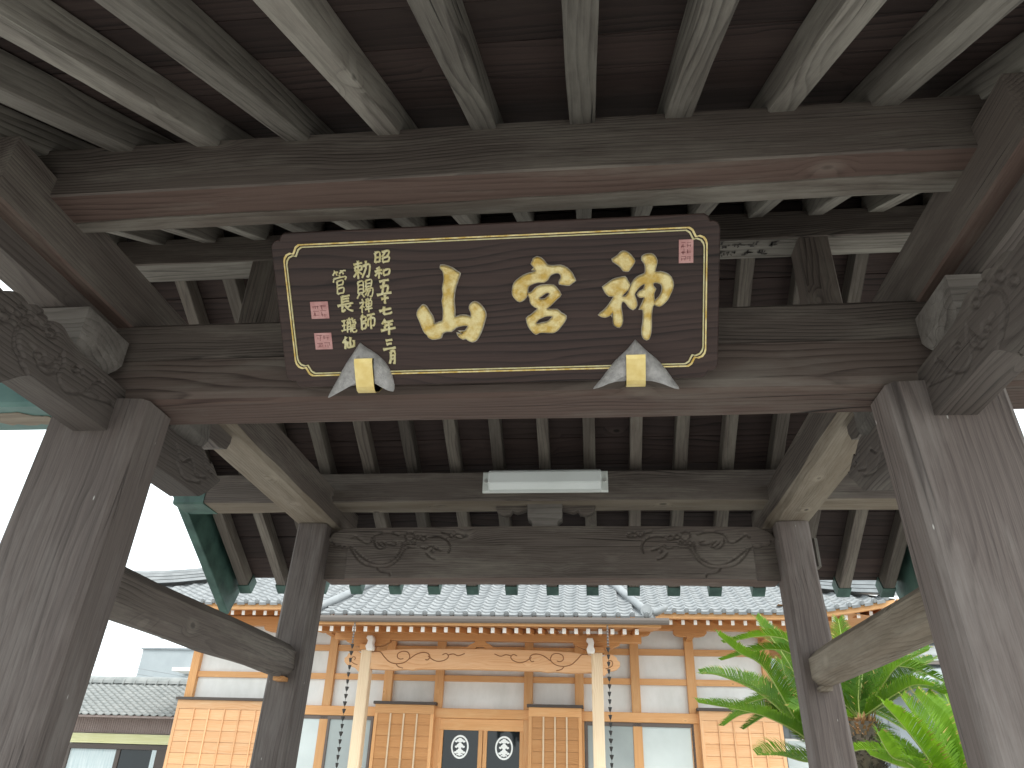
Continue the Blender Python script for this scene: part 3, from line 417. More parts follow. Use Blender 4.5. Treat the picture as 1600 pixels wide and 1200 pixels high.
# side beams running front to back
for s in (-1, 1):
    x0, x1 = 1.2974, 1.512
    xc = s * (x0 + x1) / 2
    mb = MB(); rings = []; N = 34
    for i in range(N + 1):
        y = -.7191 + 3.339 * i / N; hw = (x1 - x0) / 2; wn_ = .006
        if y > .1: wn_ = .012 + (.038 if s > 0 else .016) * (.5 + .5 * mnoise.noise((y * 3.1, s * 4.0, .5))) * min(1, (y - .1) / .2)
        q = [(-hw + .006, -.1055), (hw - wn_, -.1055), (hw, -.1055 + wn_ * 1.15), (hw, .0995), (hw - .006, .1055), (-hw + .006, .1055), (-hw, .0995), (-hw, -.0995)]
        if s > 0: q = [(-a, b) for a, b in q][::-1]
        rings.append([(y, -a * -1 if False else a, b + .003 * mnoise.noise((y * 2, k, 7.7 + s))) for k, (a, b) in enumerate(q)])
    mb.sweep(rings)
    for i in range(N):
        for k in range(8):
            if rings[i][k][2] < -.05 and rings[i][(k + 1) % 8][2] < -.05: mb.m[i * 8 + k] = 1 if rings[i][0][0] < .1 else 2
    R_ = Matrix(((0, 1, 0, 0), (1, 0, 0, 0), (0, 0, 1, 0), (0, 0, 0, 1)))
    mb.v = [(y, -x_, z) for y, x_, z in mb.v]
    mb.f = [f[::-1] for f in mb.f] if False else mb.f
    mb.build("side_beam", [M['gray'], M['brown'], M['tan']], gate, Matrix.Translation((xc, 0, 3.0538)) @ Matrix.Rotation(math.pi / 2, 4, 'Z'))
    # bracket arm with carved inner face
    ins = []
    for k in range(379):
        y = .655 - k * .004
        # lower and upper outline of the arm
        zb = 2.54
        if y > .52: zb = 2.54 + .115 * ((y - .52) / .135) ** 1.3
        if y < -.43: zb = 2.54 - .068 * min(1, (-.43 - y) / .09) ** 1.5
        if y < -.66: zb += .20 * ((-.66 - y) / .20) ** 2
        zt = 2.70
        if y > .40: zt = 2.70 + .022 * math.sin((y - .40) / .13 * math.pi) * (1 if y < .56 else 0) - (.05 * ((y - .56) / .095) if y > .56 else 0)
        if y < -.36: zt = 2.715 + .014 * abs(math.sin((y + .36) * math.pi / .088)) - .10 * max(0, (-.50 - y) / .35) ** 1.4
        elif y < -.30: zt = 2.70 + .015 * (-.30 - y) / .06
        ins.append((y, zb, max(zt, zb + .01)))
    nz = 46
    Yg = np.array([[q[0]] * (nz + 1) for q in ins]); Zg = np.array([[q[1] + (q[2] - q[1]) * j / nz for j in range(nz + 1)] for q in ins])
    lines = [smoothline(c, 4) for c in ARM]
    lines += [smoothline([(.30, 2.66), (.36, 2.62), (.42, 2.655), (.47, 2.61), (.55, 2.63)], 4), smoothline([(.33, 2.60), (.40, 2.57), (.48, 2.585), (.52, 2.60)], 4), smoothline([(.50, 2.70), (.52, 2.67), (.58, 2.66)], 4)]
    dep = groove(line_dist(Yg, Zg, lines), .0065, .008)
    mb = MB(); nY = len(ins)
    inner = [(-s * dep[i, j] * -1 * 0 + s * (1.243 + dep[i, j]) - s * 1.30, Yg[i, j], Zg[i, j] - 2.62) for i in range(nY) for j in range(nz + 1)]
    f = []
    for i in range(nY - 1):
        for j in range(nz):
            a = i * (nz + 1) + j; q = (a, a + 1, a + nz + 2, a + nz + 1); f.append(q if s < 0 else q[::-1])
    # turn the local axes so that the grain (local X) follows the arm
    R = Matrix(((0, 1, 0, 0), (-1, 0, 0, 0), (0, 0, 1, 0), (0, 0, 0, 1)))      # world (x,y,z) -> local (y,-x,z)
    mb.add([R @ Vector(v) for v in inner], f, 0, True)
    ob = []; xo = s * .057
    for i in range(nY): ob += [(xo, ins[i][0], ins[i][1] - 2.62), (xo, ins[i][0], ins[i][2] - 2.62)]
    xi = s * (1.243 - 1.30); ib = []
    for i in range(nY): ib += [(xi + s * dep[i, 0], ins[i][0], ins[i][1] - 2.62), (xi + s * dep[i, nz], ins[i][0], ins[i][2] - 2.62)]
    nb = len(ob); ff = []; mm = []
    for i in range(nY - 1):
        a, b, c, d = 2 * i, 2 * i + 1, 2 * i + 3, 2 * i + 2
        ff += [(a, b, c, d), (a, d, nb + d, nb + a), (b, nb + b, nb + c, c)]; mm += [0, 1, 0]
    ff += [(0, nb, nb + 1, 1), (nb - 2, nb - 1, 2 * nb - 1, 2 * nb - 2)]; mm += [0, 0]
    mb.add([R @ Vector(v) for v in ob + ib], ff, mm)
    mb.build("bracket_arm", [M['dark'], M['dark']], gate, Matrix.Translation((s * 1.30, 0, 2.62)) @ R.inverted())
    # bearing blocks and the upper arm on them
    def block(y0, y1, x0, x1):
        zt, zm, zb = 2.862, 2.775, 2.692
        mb = MB(); r = []
        for z, k in ((zb, .035), (zb + .03, .028), (zm - .02, .008), (zm, 0), (zt, 0)):
            r.append([(x0 + k, y0 + k, z - 2.77), (x1 - k, y0 + k, z - 2.77), (x1 - k, y1 - k, z - 2.77), (x0 + k, y1 - k, z - 2.77)])
        mb.sweep(r)
        return mb.build("bearing_block", [M['grey_block']], gate, Matrix.Translation((s * 1.355, 0, 2.77)))
    b0, b1 = (1.262 - 1.355, 1.445 - 1.355) if s > 0 else (-1.445 + 1.355, -1.262 + 1.355)
    block(-.305, -.085, b0, b1); block(.27, .53, b0, b1)
    mb = MB(); pr = [(-.80, .0), (-.78, -.05), (-.70, -.075), (.78, -.088), (.84, -.07), (.862, -.03), (.862, .0)]
    r = [[(y, x, z) for y, z in pr] for x in (-.055, .055)]
    mb.sweep(r); mb.build("upper_arm", [M["dark"]], gate, Matrix.Translation((s * 1.405, 0, 2.9475)) @ Matrix.Rotation(math.pi / 2, 4, 'Z'))
# purlins
for nm, y0, y1, z0, z1 in (("purlin", -.5576, -.382, 3.0838, 3.2739), ("purlin", 2.1027, 2.303, 3.0733, 3.2587)):
    if y0 < 0:
        mb = MB(); rings = []; N = 60; yc, zc = (y0 + y1) / 2, (z0 + z1) / 2; hw, hh = (y1 - y0) / 2, (z1 - z0) / 2
        for i in range(N + 1):
            x = -2.14 + 4.28 * i / N; k_ = .018 + .016 * mnoise.noise((x * .8, 2.2, 1.1)) - .012 * x + .004 * mnoise.noise((x * 6, 1, 1)); g_ = .0028 + .0025 * max(0, mnoise.noise((x * 1.4, 8, 1)) + .4)
            w_ = lambda a: .003 * mnoise.noise((x * 2.3, a, 5.5))
            pr = [(-hw + .005, -hh + w_(1)), (k_ - g_, -hh + w_(2)), (k_, -hh + .014), (k_ + g_, -hh + .001 + w_(2)), (hw - .010 + w_(3), -hh + w_(3)), (hw, -hh + .012), (hw, hh), (-hw, hh), (-hw, -hh + .005 + w_(1))]
            rings.append([(x, a, b) for a, b in pr])
        mb.sweep(rings); n_ = 9
        for i in range(N):
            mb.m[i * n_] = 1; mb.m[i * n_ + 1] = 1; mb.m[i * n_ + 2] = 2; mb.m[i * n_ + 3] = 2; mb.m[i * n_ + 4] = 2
        p = mb.build(nm, [M['gray'], M['brown'], M['pale']], gate, Matrix.Translation((0, yc, zc)))
    else: p = beam(nm, gate, (-2.14, (y0 + y1) / 2, (z0 + z1) / 2), (2.14, (y0 + y1) / 2, (z0 + z1) / 2), y1 - y0, z1 - z0, [M['gray'], M['brown'] if y0 < 0 else M['tan']], ch=.006, segs=18, wob=.003)
    for s in (-1, 1):
        box("copper_sheath", p, min(s * 2.13, s * 2.33), max(s * 2.13, s * 2.33), y0 - .006, y1 + .006, z0 - .006, z1 + .006, M['copper'], .01)
# ridge beam with ink writing on its underside
rb = beam("ridge_beam", gate, (-2.3, YR, 3.985), (2.3, YR, 3.985), .1525, .165, [M['gray'], M['raf']], ch=.006, segs=12)
random.seed(21)
for row in range(2):
    for k, xg in enumerate((.80, .86, .945, 1.015, 1.085, 1.17) if row == 0 else (.79, .845, .93, .985, 1.065, 1.135)):
        mb = MB(); yc = YR - .042 + row * .066
        for st in range(random.randint(6, 9)):
            ax, ay = random.uniform(-.022, .022), random.uniform(-.018, .018); hz = random.random() < .55
            l = random.uniform(.012, .03); dx, dy = (l, random.uniform(-.006, .006)) if hz else (random.uniform(-.006, .006), l * .8)
            n_ = Vector((-dy, dx, 0)).normalized() * random.uniform(.003, .0048)
            a, b = Vector((ax - dx / 2, ay - dy / 2, 0)), Vector((ax + dx / 2, ay + dy / 2, 0))
            mb.add([a - n_, b - n_ * .6, b + n_ * .6, a + n_], [(3, 2, 1, 0)])
        mb.build("ink_writing", M['ink'], rb, Matrix.Translation((xg, yc, 3.985 - .0825 - .0045)))
for s in (-1, 1):
    box("ridge_strut", gate, min(s * 1.28, s * 1.42), max(s * 1.28, s * 1.42), YR - .07, YR + .07, 3.155, 3.904, [M['gray']], .006, 'z')
# rafters
RW, RH = .072, .098
cosr = 1 / math.hypot(1, SL)
for side in (-1, 1):
    for k in range(-8, 9):
        x = -.0084 + k * .2787 + random.uniform(-.006, .006)
        ye = -1.44 if side < 0 else 3.16
        off = RH / 2 / cosr
        a = (x, ye, zraf(ye) + off); b = (x, YR + side * .02, zraf(YR + side * .02) + off)
        if side > 0: a, b = b, a
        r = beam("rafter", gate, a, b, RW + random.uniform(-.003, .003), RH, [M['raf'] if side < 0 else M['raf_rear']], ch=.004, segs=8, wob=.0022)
        m = WM[r.name]; Ln = (Vector(b) - Vector(a)).length
        t0, t1 = (Ln - .075, Ln + .006) if side > 0 else (-.006, .075)
        mb = MB(); n = 6; rings = []
        w_, h_ = RW / 2 + .006, RH / 2 + .005
        # thin copper sleeve, inner end cut to a point underneath
        def sect(t, tb): return [(t, -w_, h_), (t, -w_, -h_), (tb, 0, -h_), (t, w_, -h_), (t, w_, h_)]
        if side > 0: mb.sweep([sect(t0, t0 + .05), sect(t1, t1)])
        else: mb.sweep([sect(t0, t0), sect(t1, t1 - .05)])
        mb.build("copper_cap", M['copper'], r, m)
# ceiling boards over the rafters
for side in (-1, 1):
    ye = -1.42 if side < 0 else 3.15
    slope_len = abs(ye - YR) / cosr; n = 13; wdt = slope_len / n
    d = Vector((0, (YR - ye), zraf(YR) - zraf(ye))).normalized(); nr = Vector((0, -d.z * side * -1, abs(d.y)))
    nr = Vector((0, -SL * -side, 1)).normalized() if side > 0 else Vector((0, -SL, 1)).normalized()
    base = Vector((0, ye, zraf(ye) + RH / cosr))
    for i in range(n):
        c = base + d * (wdt * (i + .5)) + nr * (.010 + random.uniform(-.0012, .0012))
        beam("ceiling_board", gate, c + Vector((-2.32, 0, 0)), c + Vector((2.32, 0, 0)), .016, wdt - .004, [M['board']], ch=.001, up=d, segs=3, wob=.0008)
    # eave strip and copper verge boards
    beam("eave_strip", gate, base + d * .02 + nr * .035 + Vector((-2.32, 0, 0)), base + d * .02 + nr * .035 + Vector((2.32, 0, 0)), .05, .03, [M['brown']], ch=.003, segs=4)
    for s in (-1, 1):
        a = Vector((s * 2.345, ye + side * .02, zraf(ye) - .02)); b = Vector((s * 2.345, YR + side * .002, zraf(YR) - .02))
        if side > 0: a, b = b, a
        beam("verge_board", gate, a, b, .062, .31, [M['copper']], ch=.004, segs=8, h2=.31)
    # roof tiles above
    mb = MB(); cols, rows = 18, 13; nx = cols * 8; vv = []; ff = []
    tl = slope_len / rows
    for r in range(rows):
        for e in (0, 1):
            for i in range(nx + 1):
                u = (i % 8) / 8; zz = (-.02 * math.sin(math.pi * u / .68) if u < .68 else .022 * math.sin(math.pi * (u - .68) / .32))
                pt = base + d * (tl * (r + e) + .03) + nr * (.10 + zz + (.022 if e == 0 else 0.0)) + Vector((-2.5 + 5.0 * i / nx, 0, 0)); vv.append(pt)
    for r in range(rows * 2 - 1):
        for i in range(nx):
            a = r * (nx + 1) + i; ff.append((a, a + 1, a + nx + 2, a + nx + 1) if side < 0 else (a + 1, a, a + nx + 1, a + nx + 2))
    mb.add(vv, ff); o = mb.build("roof_tiles", M['tile'], gate); o['kind'] = 'stuff'
box("ridge_cap", gate, -2.5, 2.5, YR - .15, YR + .15, ZR + .17, ZR + .46, M['tile'], .05)
# carved tie beam between the rear posts
def tie_beam():
    N, nz = 420, 50; xs = np.linspace(-1.325, 1.325, N + 1)
    Xg = np.repeat(xs[:, None], nz + 1, 1); ax = np.abs(xs)
    zb = 2.634 + .006 * np.clip(1 - (ax / 1.3) ** 2, 0, 1) + .012 * np.clip((ax - 1.05) / .2, 0, 1) * 0
    zt = 2.947 - .010 * (ax / 1.3) ** 2
    Zg = zb[:, None] + (zt - zb)[:, None] * np.linspace(0, 1, nz + 1)[None, :]
    lines = [smoothline(c, 4) for c in KOR]
    d = line_dist(-np.abs(Xg), Zg, lines)
    dep = groove(d, .0070, .014)
    # sleeve end: the part above the first line stands proud, rounded towards the post
    first = smoothline(KOR[0][:4], 8)
    lo = np.interp(-np.abs(Xg), first[:, 0], first[:, 1], left=2.86, right=0)
    tipz = 2.885 + .06 * np.clip((1.318 - np.abs(Xg)) / .10, 0, 1) ** .5
    cut = (np.abs(Xg) > 1.13) & ((Zg < lo) | (Zg > tipz))
    dep = dep + np.where(cut, .026, 0)
    R = 2.79
    mb = MB(); f = []
    v = [(Xg[i, j], dep[i, j] - .085, Zg[i, j] - R) for i in range(N + 1) for j in range(nz + 1)]
    for i in range(N):
        for j in range(nz):
            a = i * (nz + 1) + j; f.append((a, a + nz + 1, a + nz + 2, a + 1))
    mb.add(v, f, 0, True)
    bb = []; n0 = (N + 1)
    for i in range(N + 1): bb += [(xs[i], .085, zb[i] - R), (xs[i], .085, zt[i] - R), (xs[i], dep[i, 0] - .085, zb[i] - R), (xs[i], dep[i, nz] - .085, zt[i] - R)]
    ff = []; mm = []
    for i in range(N):
        a = 4 * i; b = a + 4
        ff += [(a, a + 1, b + 1, b), (a, b, b + 2, a + 2), (a + 1, a + 3, b + 3, b + 1)]; mm += [0, 1, 0]
    mb.add(bb, ff, mm)
    return mb.build("carved_tie_beam", [M['gray'], M['brown']], gate, Matrix.Translation((0, 2.285, R)))
tie_beam()
# frog-leg strut and its block between tie beam and purlin
mb = MB()
half = [(.085, .0), (.14, -.035), (.17, -.045), (.20, -.030), (.215, -.055), (.25, -.062), (.285, -.045), (.295, -.012), (.275, .012), (.24, .0), (.23, .03)]
out = [(.0, .03)] + [(-x, z) for x, z in half[::-1]][0:0]
pts = [(-.23, .03), (-.24, .0), (-.275, .012), (-.295, -.012), (-.285, -.045), (-.25, -.062), (-.215, -.055), (-.20, -.03), (-.17, -.045), (-.14, -.035), (-.085, -.02), (.085, -.02), (.14, -.035), (.17, -.045), (.20, -.03), (.215, -.055), (.25, -.062), (.285, -.045), (.295, -.012), (.275, .012), (.24, .0), (.23, .03)]
poly_solid("carved_wing", gate, [pts], .06, M['gray'], Matrix.Translation((0, 2.255, 3.083)) @ Matrix.Rotation(math.pi / 2, 4, 'X'), .006)
mb.sweep([[(x, y, z) for x, y in ((-a, -.05), (a, -.05), (a, .05), (-a, .05))] for z, a in ((-.125, .075), (-.105, .078), (-.085, .102), (-.005, .105), (.0, .105))])
mb.build("bearing_block", M['grey_block'], gate, Matrix.Translation((0, 2.215, 3.073)))
# rails between main and rear posts, with their wedges
for s in (-1, 1):
    beam("side_rail", gate, (s * 1.432, .02, 2.158), (s * 1.44, 2.30, 2.155), .118, .176, [M['gray'], M['gray']] if s < 0 else [M['tan'], M['tan']], ch=.042, segs=14, wob=.004, bulge=.045)
    box("wedge", gate, min(s * 1.40, s * 1.46), max(s * 1.40, s * 1.46), 2.045, 2.125, 2.045, 2.068, M['cedar_dark'] if s < 0 else M['tan'], .004, 'y')
    # end of a pegged tie showing on the outer face of the rear post
box("peg", gate, 1.518, 1.545, 2.16, 2.24, 2.70, 2.86, M['raf'], .008, 'z')

# ================================================================== name plaque (leans forward, hung in front of the lintel)
LEAN = .7281
PW = Matrix(((1, 0, 0, -.0002), (0, -math.sin(LEAN), -math.cos(LEAN), -.130), (0, math.cos(LEAN), -math.sin(LEAN), 2.6571), (0, 0, 0, 1)))
plq = thing("name_plaque", "dark wooden plaque with large gold characters and gold border, leaning out above the lintel", "sign", world=PW)
def corners(w, h, ins, r1, r2, y0=0.0):
    """rectangle with stepped, rounded-in corners, centred in x"""
    hw = w / 2 - ins; a, b = y0 + ins, y0 + h - ins; q = []
    cor = [(r1, 0), (r1 * .80, r2 * .16), (r1 * .66, r2 * .50), (r1 * .60, r2 * .62), (r1 * .42, r2 * .56), (r1 * .18, r2 * .68), (r1 * .05, r2 * .90), (0, r2 * 1.15)]
    for sx, sy in ((1, 1), (1, -1), (-1, -1), (-1, 1)):
        c = [(sx * (hw - dx), (b - dy) if sy > 0 else (a + dy)) for dx, dy in cor]
        if (sx * sy) < 0: c = c[::-1]
        q += c
    return q
ol = corners(1.298, .462, 0.0, .042, .034)
poly_solid("board", plq, [ol[::-1]], .032, M['plaque'], PW @ Matrix.Translation((0, 0, -.032)), .004)
for ins, wd, mt in ((.031, .0042, 'gold_leaf'), (.0385, .0034, 'gold_pale')):
    A_ = corners(1.298, .462, ins, .050, .042); B_ = corners(1.298, .462, ins + wd, .050, .042)
    mb = MB(); n = len(A_)
    v = [(x, y, .0) for x, y in A_] + [(x, y, .0035) for x, y in A_] + [(x, y, .0035) for x, y in B_] + [(x, y, .0) for x, y in B_]
    f = []
    for i in range(n):
        j = (i + 1) % n
        for k in range(3): f.append((k * n + j, k * n + i, (k + 1) * n + i, (k + 1) * n + j))
    mb.add(v, f); mb.build("gold_border", M[mt], plq, PW)
for nm, pts in (("gold_character", YAMA), ("gold_character", MIYA), ("gold_character", KAMI)):
    for k, extra, th, mt in ((0, .0030, .0022, 'rim'), (1, -.0040, .013, 'gold_leaf')):
        sp = [[tuple(p) for p in smoothline(list(c) + [c[0]], 2)[:-1]] for c in pts]
        if not k and len(sp) > 1:
            for grp in ([sp[0]], sp[1:]): poly_solid("character_rim", plq, grp, th, M[mt], PW @ Matrix.Translation((0, 0, .0005)), .0008, extra * .8)
            continue
        o = poly_solid(nm if k else "character_rim", plq, sp, th, M[mt], PW @ Matrix.Translation((0, 0, .0005)), .0050 if k else .0008, extra)
WIDE = {'五': 1.0, '十': .85, '七': 1.5, '年': .95, '三': 1.25, '月': .6, '管': .62, '昭': 1.25, '和': 1.25}
for ch, u, v, h in SMALL:
    mb = MB(); wd = h * WIDE.get(ch, .95); rnd = random.Random(ord(ch)); ns = len(STROKES[ch])
    base = .0043 if ns < 8 else (.0036 if ns < 12 else .0029)
    for st in STROKES[ch]:
        pts = smoothline(st, 4) if len(st) > 2 else smoothline([st[0], ((st[0][0] + st[1][0]) / 2 + rnd.uniform(-.03, .03), (st[0][1] + st[1][1]) / 2 + rnd.uniform(-.035, .01)), st[1]], 4)
        n = len(pts); P = [Vector(((x - .5) * wd + (.5 - y) * h * .06 + rnd.uniform(-.0004, .0004), (.5 - y) * h + (x - .5) * wd * .10, 0)) for x, y in pts]
        r = [base * (1.25 - .55 * math.sin(math.pi * min(1, i / (n - 1) * 1.15)) * .7 - .45 * (i / (n - 1)) ** 3) * rnd.uniform(.9, 1.12) for i in range(n)]
        k0 = len(mb.v); mb.tube(P, r, 8, 0, True)
        for i in range(k0, len(mb.v)): x, y, z = mb.v[i]; mb.v[i] = (x, y, z * .55)
    mb.build("small_gold_character", M['gold_pale'], plq, PW @ Matrix.Translation((u, v, .0008)))
for q in SEALS:
    xs_ = [p[0] for p in q]; ys_ = [p[1] for p in q]; x0, x1, y0, y1 = min(xs_), max(xs_), min(ys_), max(ys_)
    sl = poly_solid("red_seal", plq, [[(x0, y0), (x1, y0), (x1, y1), (x0, y1)]], .003, M['seal'], PW, .0008)
    mb = MB(); random.seed(int(x0 * 1000)); rows = 2 if (y1 - y0) < .06 else 3; cols = 2
    for r in range(rows):
        for c in range(cols):
            cx0, cx1 = x0 + .004 + (x1 - x0 - .008) * c / cols, x0 + .004 + (x1 - x0 - .008) * (c + 1) / cols
            cy0, cy1 = y0 + .004 + (y1 - y0 - .008) * r / rows, y0 + .004 + (y1 - y0 - .008) * (r + 1) / rows
            for k in range(5):
                if k < 2: yy = cy0 + (cy1 - cy0) * random.uniform(.1, .9); mb.box(cx0 + .002, cx1 - .002, yy, yy + .0012, .003, .0034)
                else: xx = cx0 + (cx1 - cx0) * random.uniform(.1, .85); ya = random.uniform(0, .4); mb.box(xx, xx + .0012, cy0 + (cy1 - cy0) * ya, cy0 + (cy1 - cy0) * (ya + random.uniform(.3, .55)), .003, .0035)
    mb.build("seal_writing", M['seal_line'], sl, PW)
# cushioned supports under the plaque
for q, cl, lab in zip(CLOTH, CLIPS, ("grey pointed cushion with gold clip under the plaque, covering the small gold characters", "grey pointed cushion with gold clip under the plaque, below the rightmost large character")):
    cx = sum(p[0] for p in cl) / 4
    W_ = PW @ Matrix.Translation((cx, 0, 0))
    sup = thing("plaque_support", lab, "support", world=W_, group="cushioned supports under the plaque")
    ol_ = smoothline([(p[0] - cx, p[1]) for p in q] + [(q[0][0] - cx, q[0][1])], 3)[:-1]
    cy = .030; n = len(ol_); mb = MB(); vv = []; lev = ((1.0, -.002), (1.0, .006), (.93, .017), (.8, .026), (.6, .032), (.35, .035), (.12, .036))
    for t, z in lev:
        for i, (x, y) in enumerate(ol_):
            px, py = x * t, cy + (y - cy) * t
            vv.append((px, py, z + .0035 * mnoise.noise((px * 60, py * 60, 1.0 + cx)) * (1 if t < 1 else 0) + .012 * max(0, -py / .06)))
    ff = []
    for l in range(len(lev) - 1):
        for i in range(n):
            j = (i + 1) % n; ff.append((l * n + j, l * n + i, (l + 1) * n + i, (l + 1) * n + j))
    ff.append(tuple((len(lev) - 1) * n + i for i in range(n))[::-1])
    mb.add(vv, ff, 0, True); mb.build("cushion", M['cloth'], sup, W_)
    w_ = .0275; top = max(p[1] for p in cl)
    prof = [(top, .030), (top + .002, .040), (top - .008, .0445), (top * .5, .046), (.004, .046), (-.008, .043), (-.016, .034), (-.022, .0), (-.020, -.045)]
    r = [[(sx * w_, y, z) for y, z in prof] for sx in (-1, 1)]
    mb = MB(); back = [(y - (.0 if i < 4 else .003), z - .004) for i, (y, z) in enumerate(prof)][::-1]
    full = prof + back
    mb.sweep([[(sx * w_, y, z) for y, z in full] for sx in (-1, -.92, .92, 1)]); mb.build("gold_clip", M['gold'], sup, W_)

# ================================================================== lamp on the rear purlin
lam = thing("strip_lamp", "white unlit strip lamp with translucent cover mounted on the rear purlin", "lamp", (0.005, 2.1027, 3.185))
LW = WM[lam.name]
box("back_plate", lam, -.37, .38, 2.078, 2.1015, 3.118, 3.252, M['lamp_base'], .008)
mb = MB(); pr = [(0, -.066), (-.035, -.063), (-.070, -.040), (-.074, -.030), (-.074, .030), (-.068, .042), (-.03, .062), (0, .064)]
mb.sweep([[(x * k2, y * k1, z * k1) for y, z in pr] for x, k1, k2 in ((-.335, .9, 1), (-.328, 1, 1), (.328, 1, 1), (.335, .9, 1))])
mb.build("cover", M['lamp'], lam, Matrix.Translation((.005, 2.0775, 3.185)))
for s in (-1, 1):
    mb = MB(); mb.disc((.005 + s * .355, 2.078, 3.19), (0, -1, 0), .012, .008, 12); mb.build("screw", M['screw'], lam)
# ================================================================== the main hall behind the gate
hall = thing("temple_hall", "temple hall of orange timber and white plaster with silver tiled roof behind the gate", "temple", (-1.63, 11.4, 0))
YW = 11.4
HX0, HX1 = -6.99, 3.22
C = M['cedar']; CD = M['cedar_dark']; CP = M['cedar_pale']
box("foundation", hall, HX0 + .05, HX1 - .05, YW + .02, YW + 8, 0, .55, M['stone'])
box("plaster_wall", hall, HX0 + .06, HX1 - .06, YW + .03, YW + .15, .5, 4.15, M['plaster'])
box("plaster_wall", hall, HX0 + .03, HX0 + .15, YW + .16, YW + 8, .5, 4.15, M['plaster'])
box("plaster_wall", hall, HX1 - .15, HX1 - .03, YW + .16, YW + 8, .5, 4.15, M['plaster'])
for x in (-6.91, -5.30, -4.37, -3.31, -2.405, -.855, .01, .955, 1.885, 3.14):
    box("column", hall, x - .075, x + .075, YW - .06, YW + .10, .5, 4.02, C, .006, 'z')
box("tie_rail", hall, HX0 + .02, HX1 - .02, YW - .025, YW + .05, 3.575, 3.675, C)
box("tie_rail", hall, HX0 + .02, HX1 - .02, YW - .025, YW + .05, 3.10, 3.195, C)
box("head_beam", hall, HX0 - .02, HX1 + .02, YW - .085, YW + .05, 2.515, 2.665, C, .006)
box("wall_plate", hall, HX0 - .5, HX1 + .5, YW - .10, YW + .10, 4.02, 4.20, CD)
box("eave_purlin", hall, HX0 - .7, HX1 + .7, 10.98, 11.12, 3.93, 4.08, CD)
for x in (-6.91, -5.30, -4.37, .955, 1.885, 3.14):
    pts = [(-.27, .10), (-.27, .05), (-.24, .02), (-.16, 0), (.16, 0), (.24, .02), (.27, .05), (.27, .10)]
    poly_solid("boat_bracket", hall, [pts], .13, CD, Matrix.Translation((x, 11.115, 3.832)) @ Matrix.Rotation(math.pi / 2, 4, 'X'), .004)
    box("bracket_tie", hall, x - .05, x + .05, 11.0, 11.36, 3.80, 3.93, CD, 0, 'y')
# eaves: rafters with white tips, soffit, fascia
def z_eave(x):
    d = abs(x + 1.6)
    return 4.05 + .24 * max(0, min(1.3, (d - 4.7) / 1.9)) ** 1.7 + (.09 * max(0, min(1, (-1.9 - x) / 3)) if x < -1.9 else 0)
def raf_end(name, a, b, w, h, mt):
    m, Ln = axes(a, b); mb = MB(); mb.box(0, Ln, -w / 2, w / 2, -h / 2, h / 2); mb.m[0] = 1
    return mb.build(name, [mt, M['white']], hall, m)
x = -8.0
while x < 4.85:
    ze = z_eave(x)
    raf_end("eave_rafter", (x, 10.27, ze - .135), (x, 11.36, ze + .03 + (4.20 - ze) * .3 + .06), .052, .070, CD)
    x += .194
y = 11.5
while y < 14.6:
    raf_end("eave_rafter", (-8.05, y, 3.93), (-6.95, y, 4.14), .052, .070, CD); raf_end("eave_rafter", (4.80, y, 3.93), (3.22, y, 4.14), .052, .070, CD)
    y += .15
# soffit + fascia + roof deck as curved strips
def strip(name, parent, rows, mt, thick=None):
    n = len(rows[0]); mb = MB(); mb.add([p for r in rows for p in r], [(i * n + j, i * n + j + 1, (i + 1) * n + j + 1, (i + 1) * n + j) for i in range(len(rows) - 1) for j in range(n - 1)])
    return mb.build(name, [mt], parent)
XS = [-8.15 + 13.1 * i / 60 for i in range(61)]
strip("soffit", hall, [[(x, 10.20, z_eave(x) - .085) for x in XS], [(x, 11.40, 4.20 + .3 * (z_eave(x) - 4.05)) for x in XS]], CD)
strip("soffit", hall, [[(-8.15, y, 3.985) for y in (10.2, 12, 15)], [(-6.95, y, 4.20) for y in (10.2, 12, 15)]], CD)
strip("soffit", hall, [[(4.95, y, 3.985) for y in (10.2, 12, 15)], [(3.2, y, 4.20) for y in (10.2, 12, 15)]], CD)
mb = MB(); mb.sweep([[(x, 10.12, z_eave(x) - .10), (x, 10.22, z_eave(x) - .10), (x, 10.22, z_eave(x) - .012), (x, 10.12, z_eave(x) - .012)] for x in XS]); mb.build("fascia", [C], hall)
for s, xx in ((-1, -8.2), (1, 4.98)):
    mb = MB(); mb.sweep([[(xx, y, zc - .10), (xx + .09, y, zc - .10), (xx + .09, y, zc - .012), (xx, y, zc - .012)] for y, zc in [(10.12, z_eave(xx)), (10.6, z_eave(xx) - .06), (11.2, 4.12), (12, 4.08), (15, 4.08)]]); mb.build("fascia", [C], hall)
# ---- roof tiles
def tile_mesh(w, l, lip, disc):
    mb = MB(); n = 8; top = []; bot = []
    us = [i / n for i in range(n + 1)]
    def prof(u): return (-.016 * math.sin(math.pi * u / .70)) if u < .70 else .020 * math.sin(math.pi * (u - .70) / .30)
    a = [((u - .5) * w, 0, prof(u) + lip) for u in us]; b = [((u - .5) * w, l, prof(u) - .002) for u in us]; c = [((u - .5) * w, 0, prof(u) + lip - .024) for u in us]
    k = n + 1; mb.add(a + b + c, [(i, i + 1, k + i + 1, k + i) for i in range(n)] + [(2 * k + i, 2 * k + i + 1, i + 1, i) for i in range(n)], 0, True)
    if disc:
        cx = (.85 - .5) * w; mb.tube([(cx, -.012, lip + .008), (cx, .03, lip + .008)], .19 * w, 12, 0, False); mb.tube([(cx, -.020, lip + .008), (cx, -.010, lip + .008)], .11 * w, 8, 0, False)
        mb.box(-.48 * w, .2 * w, -.008, .004, lip - .055, lip - .01)
    return mb
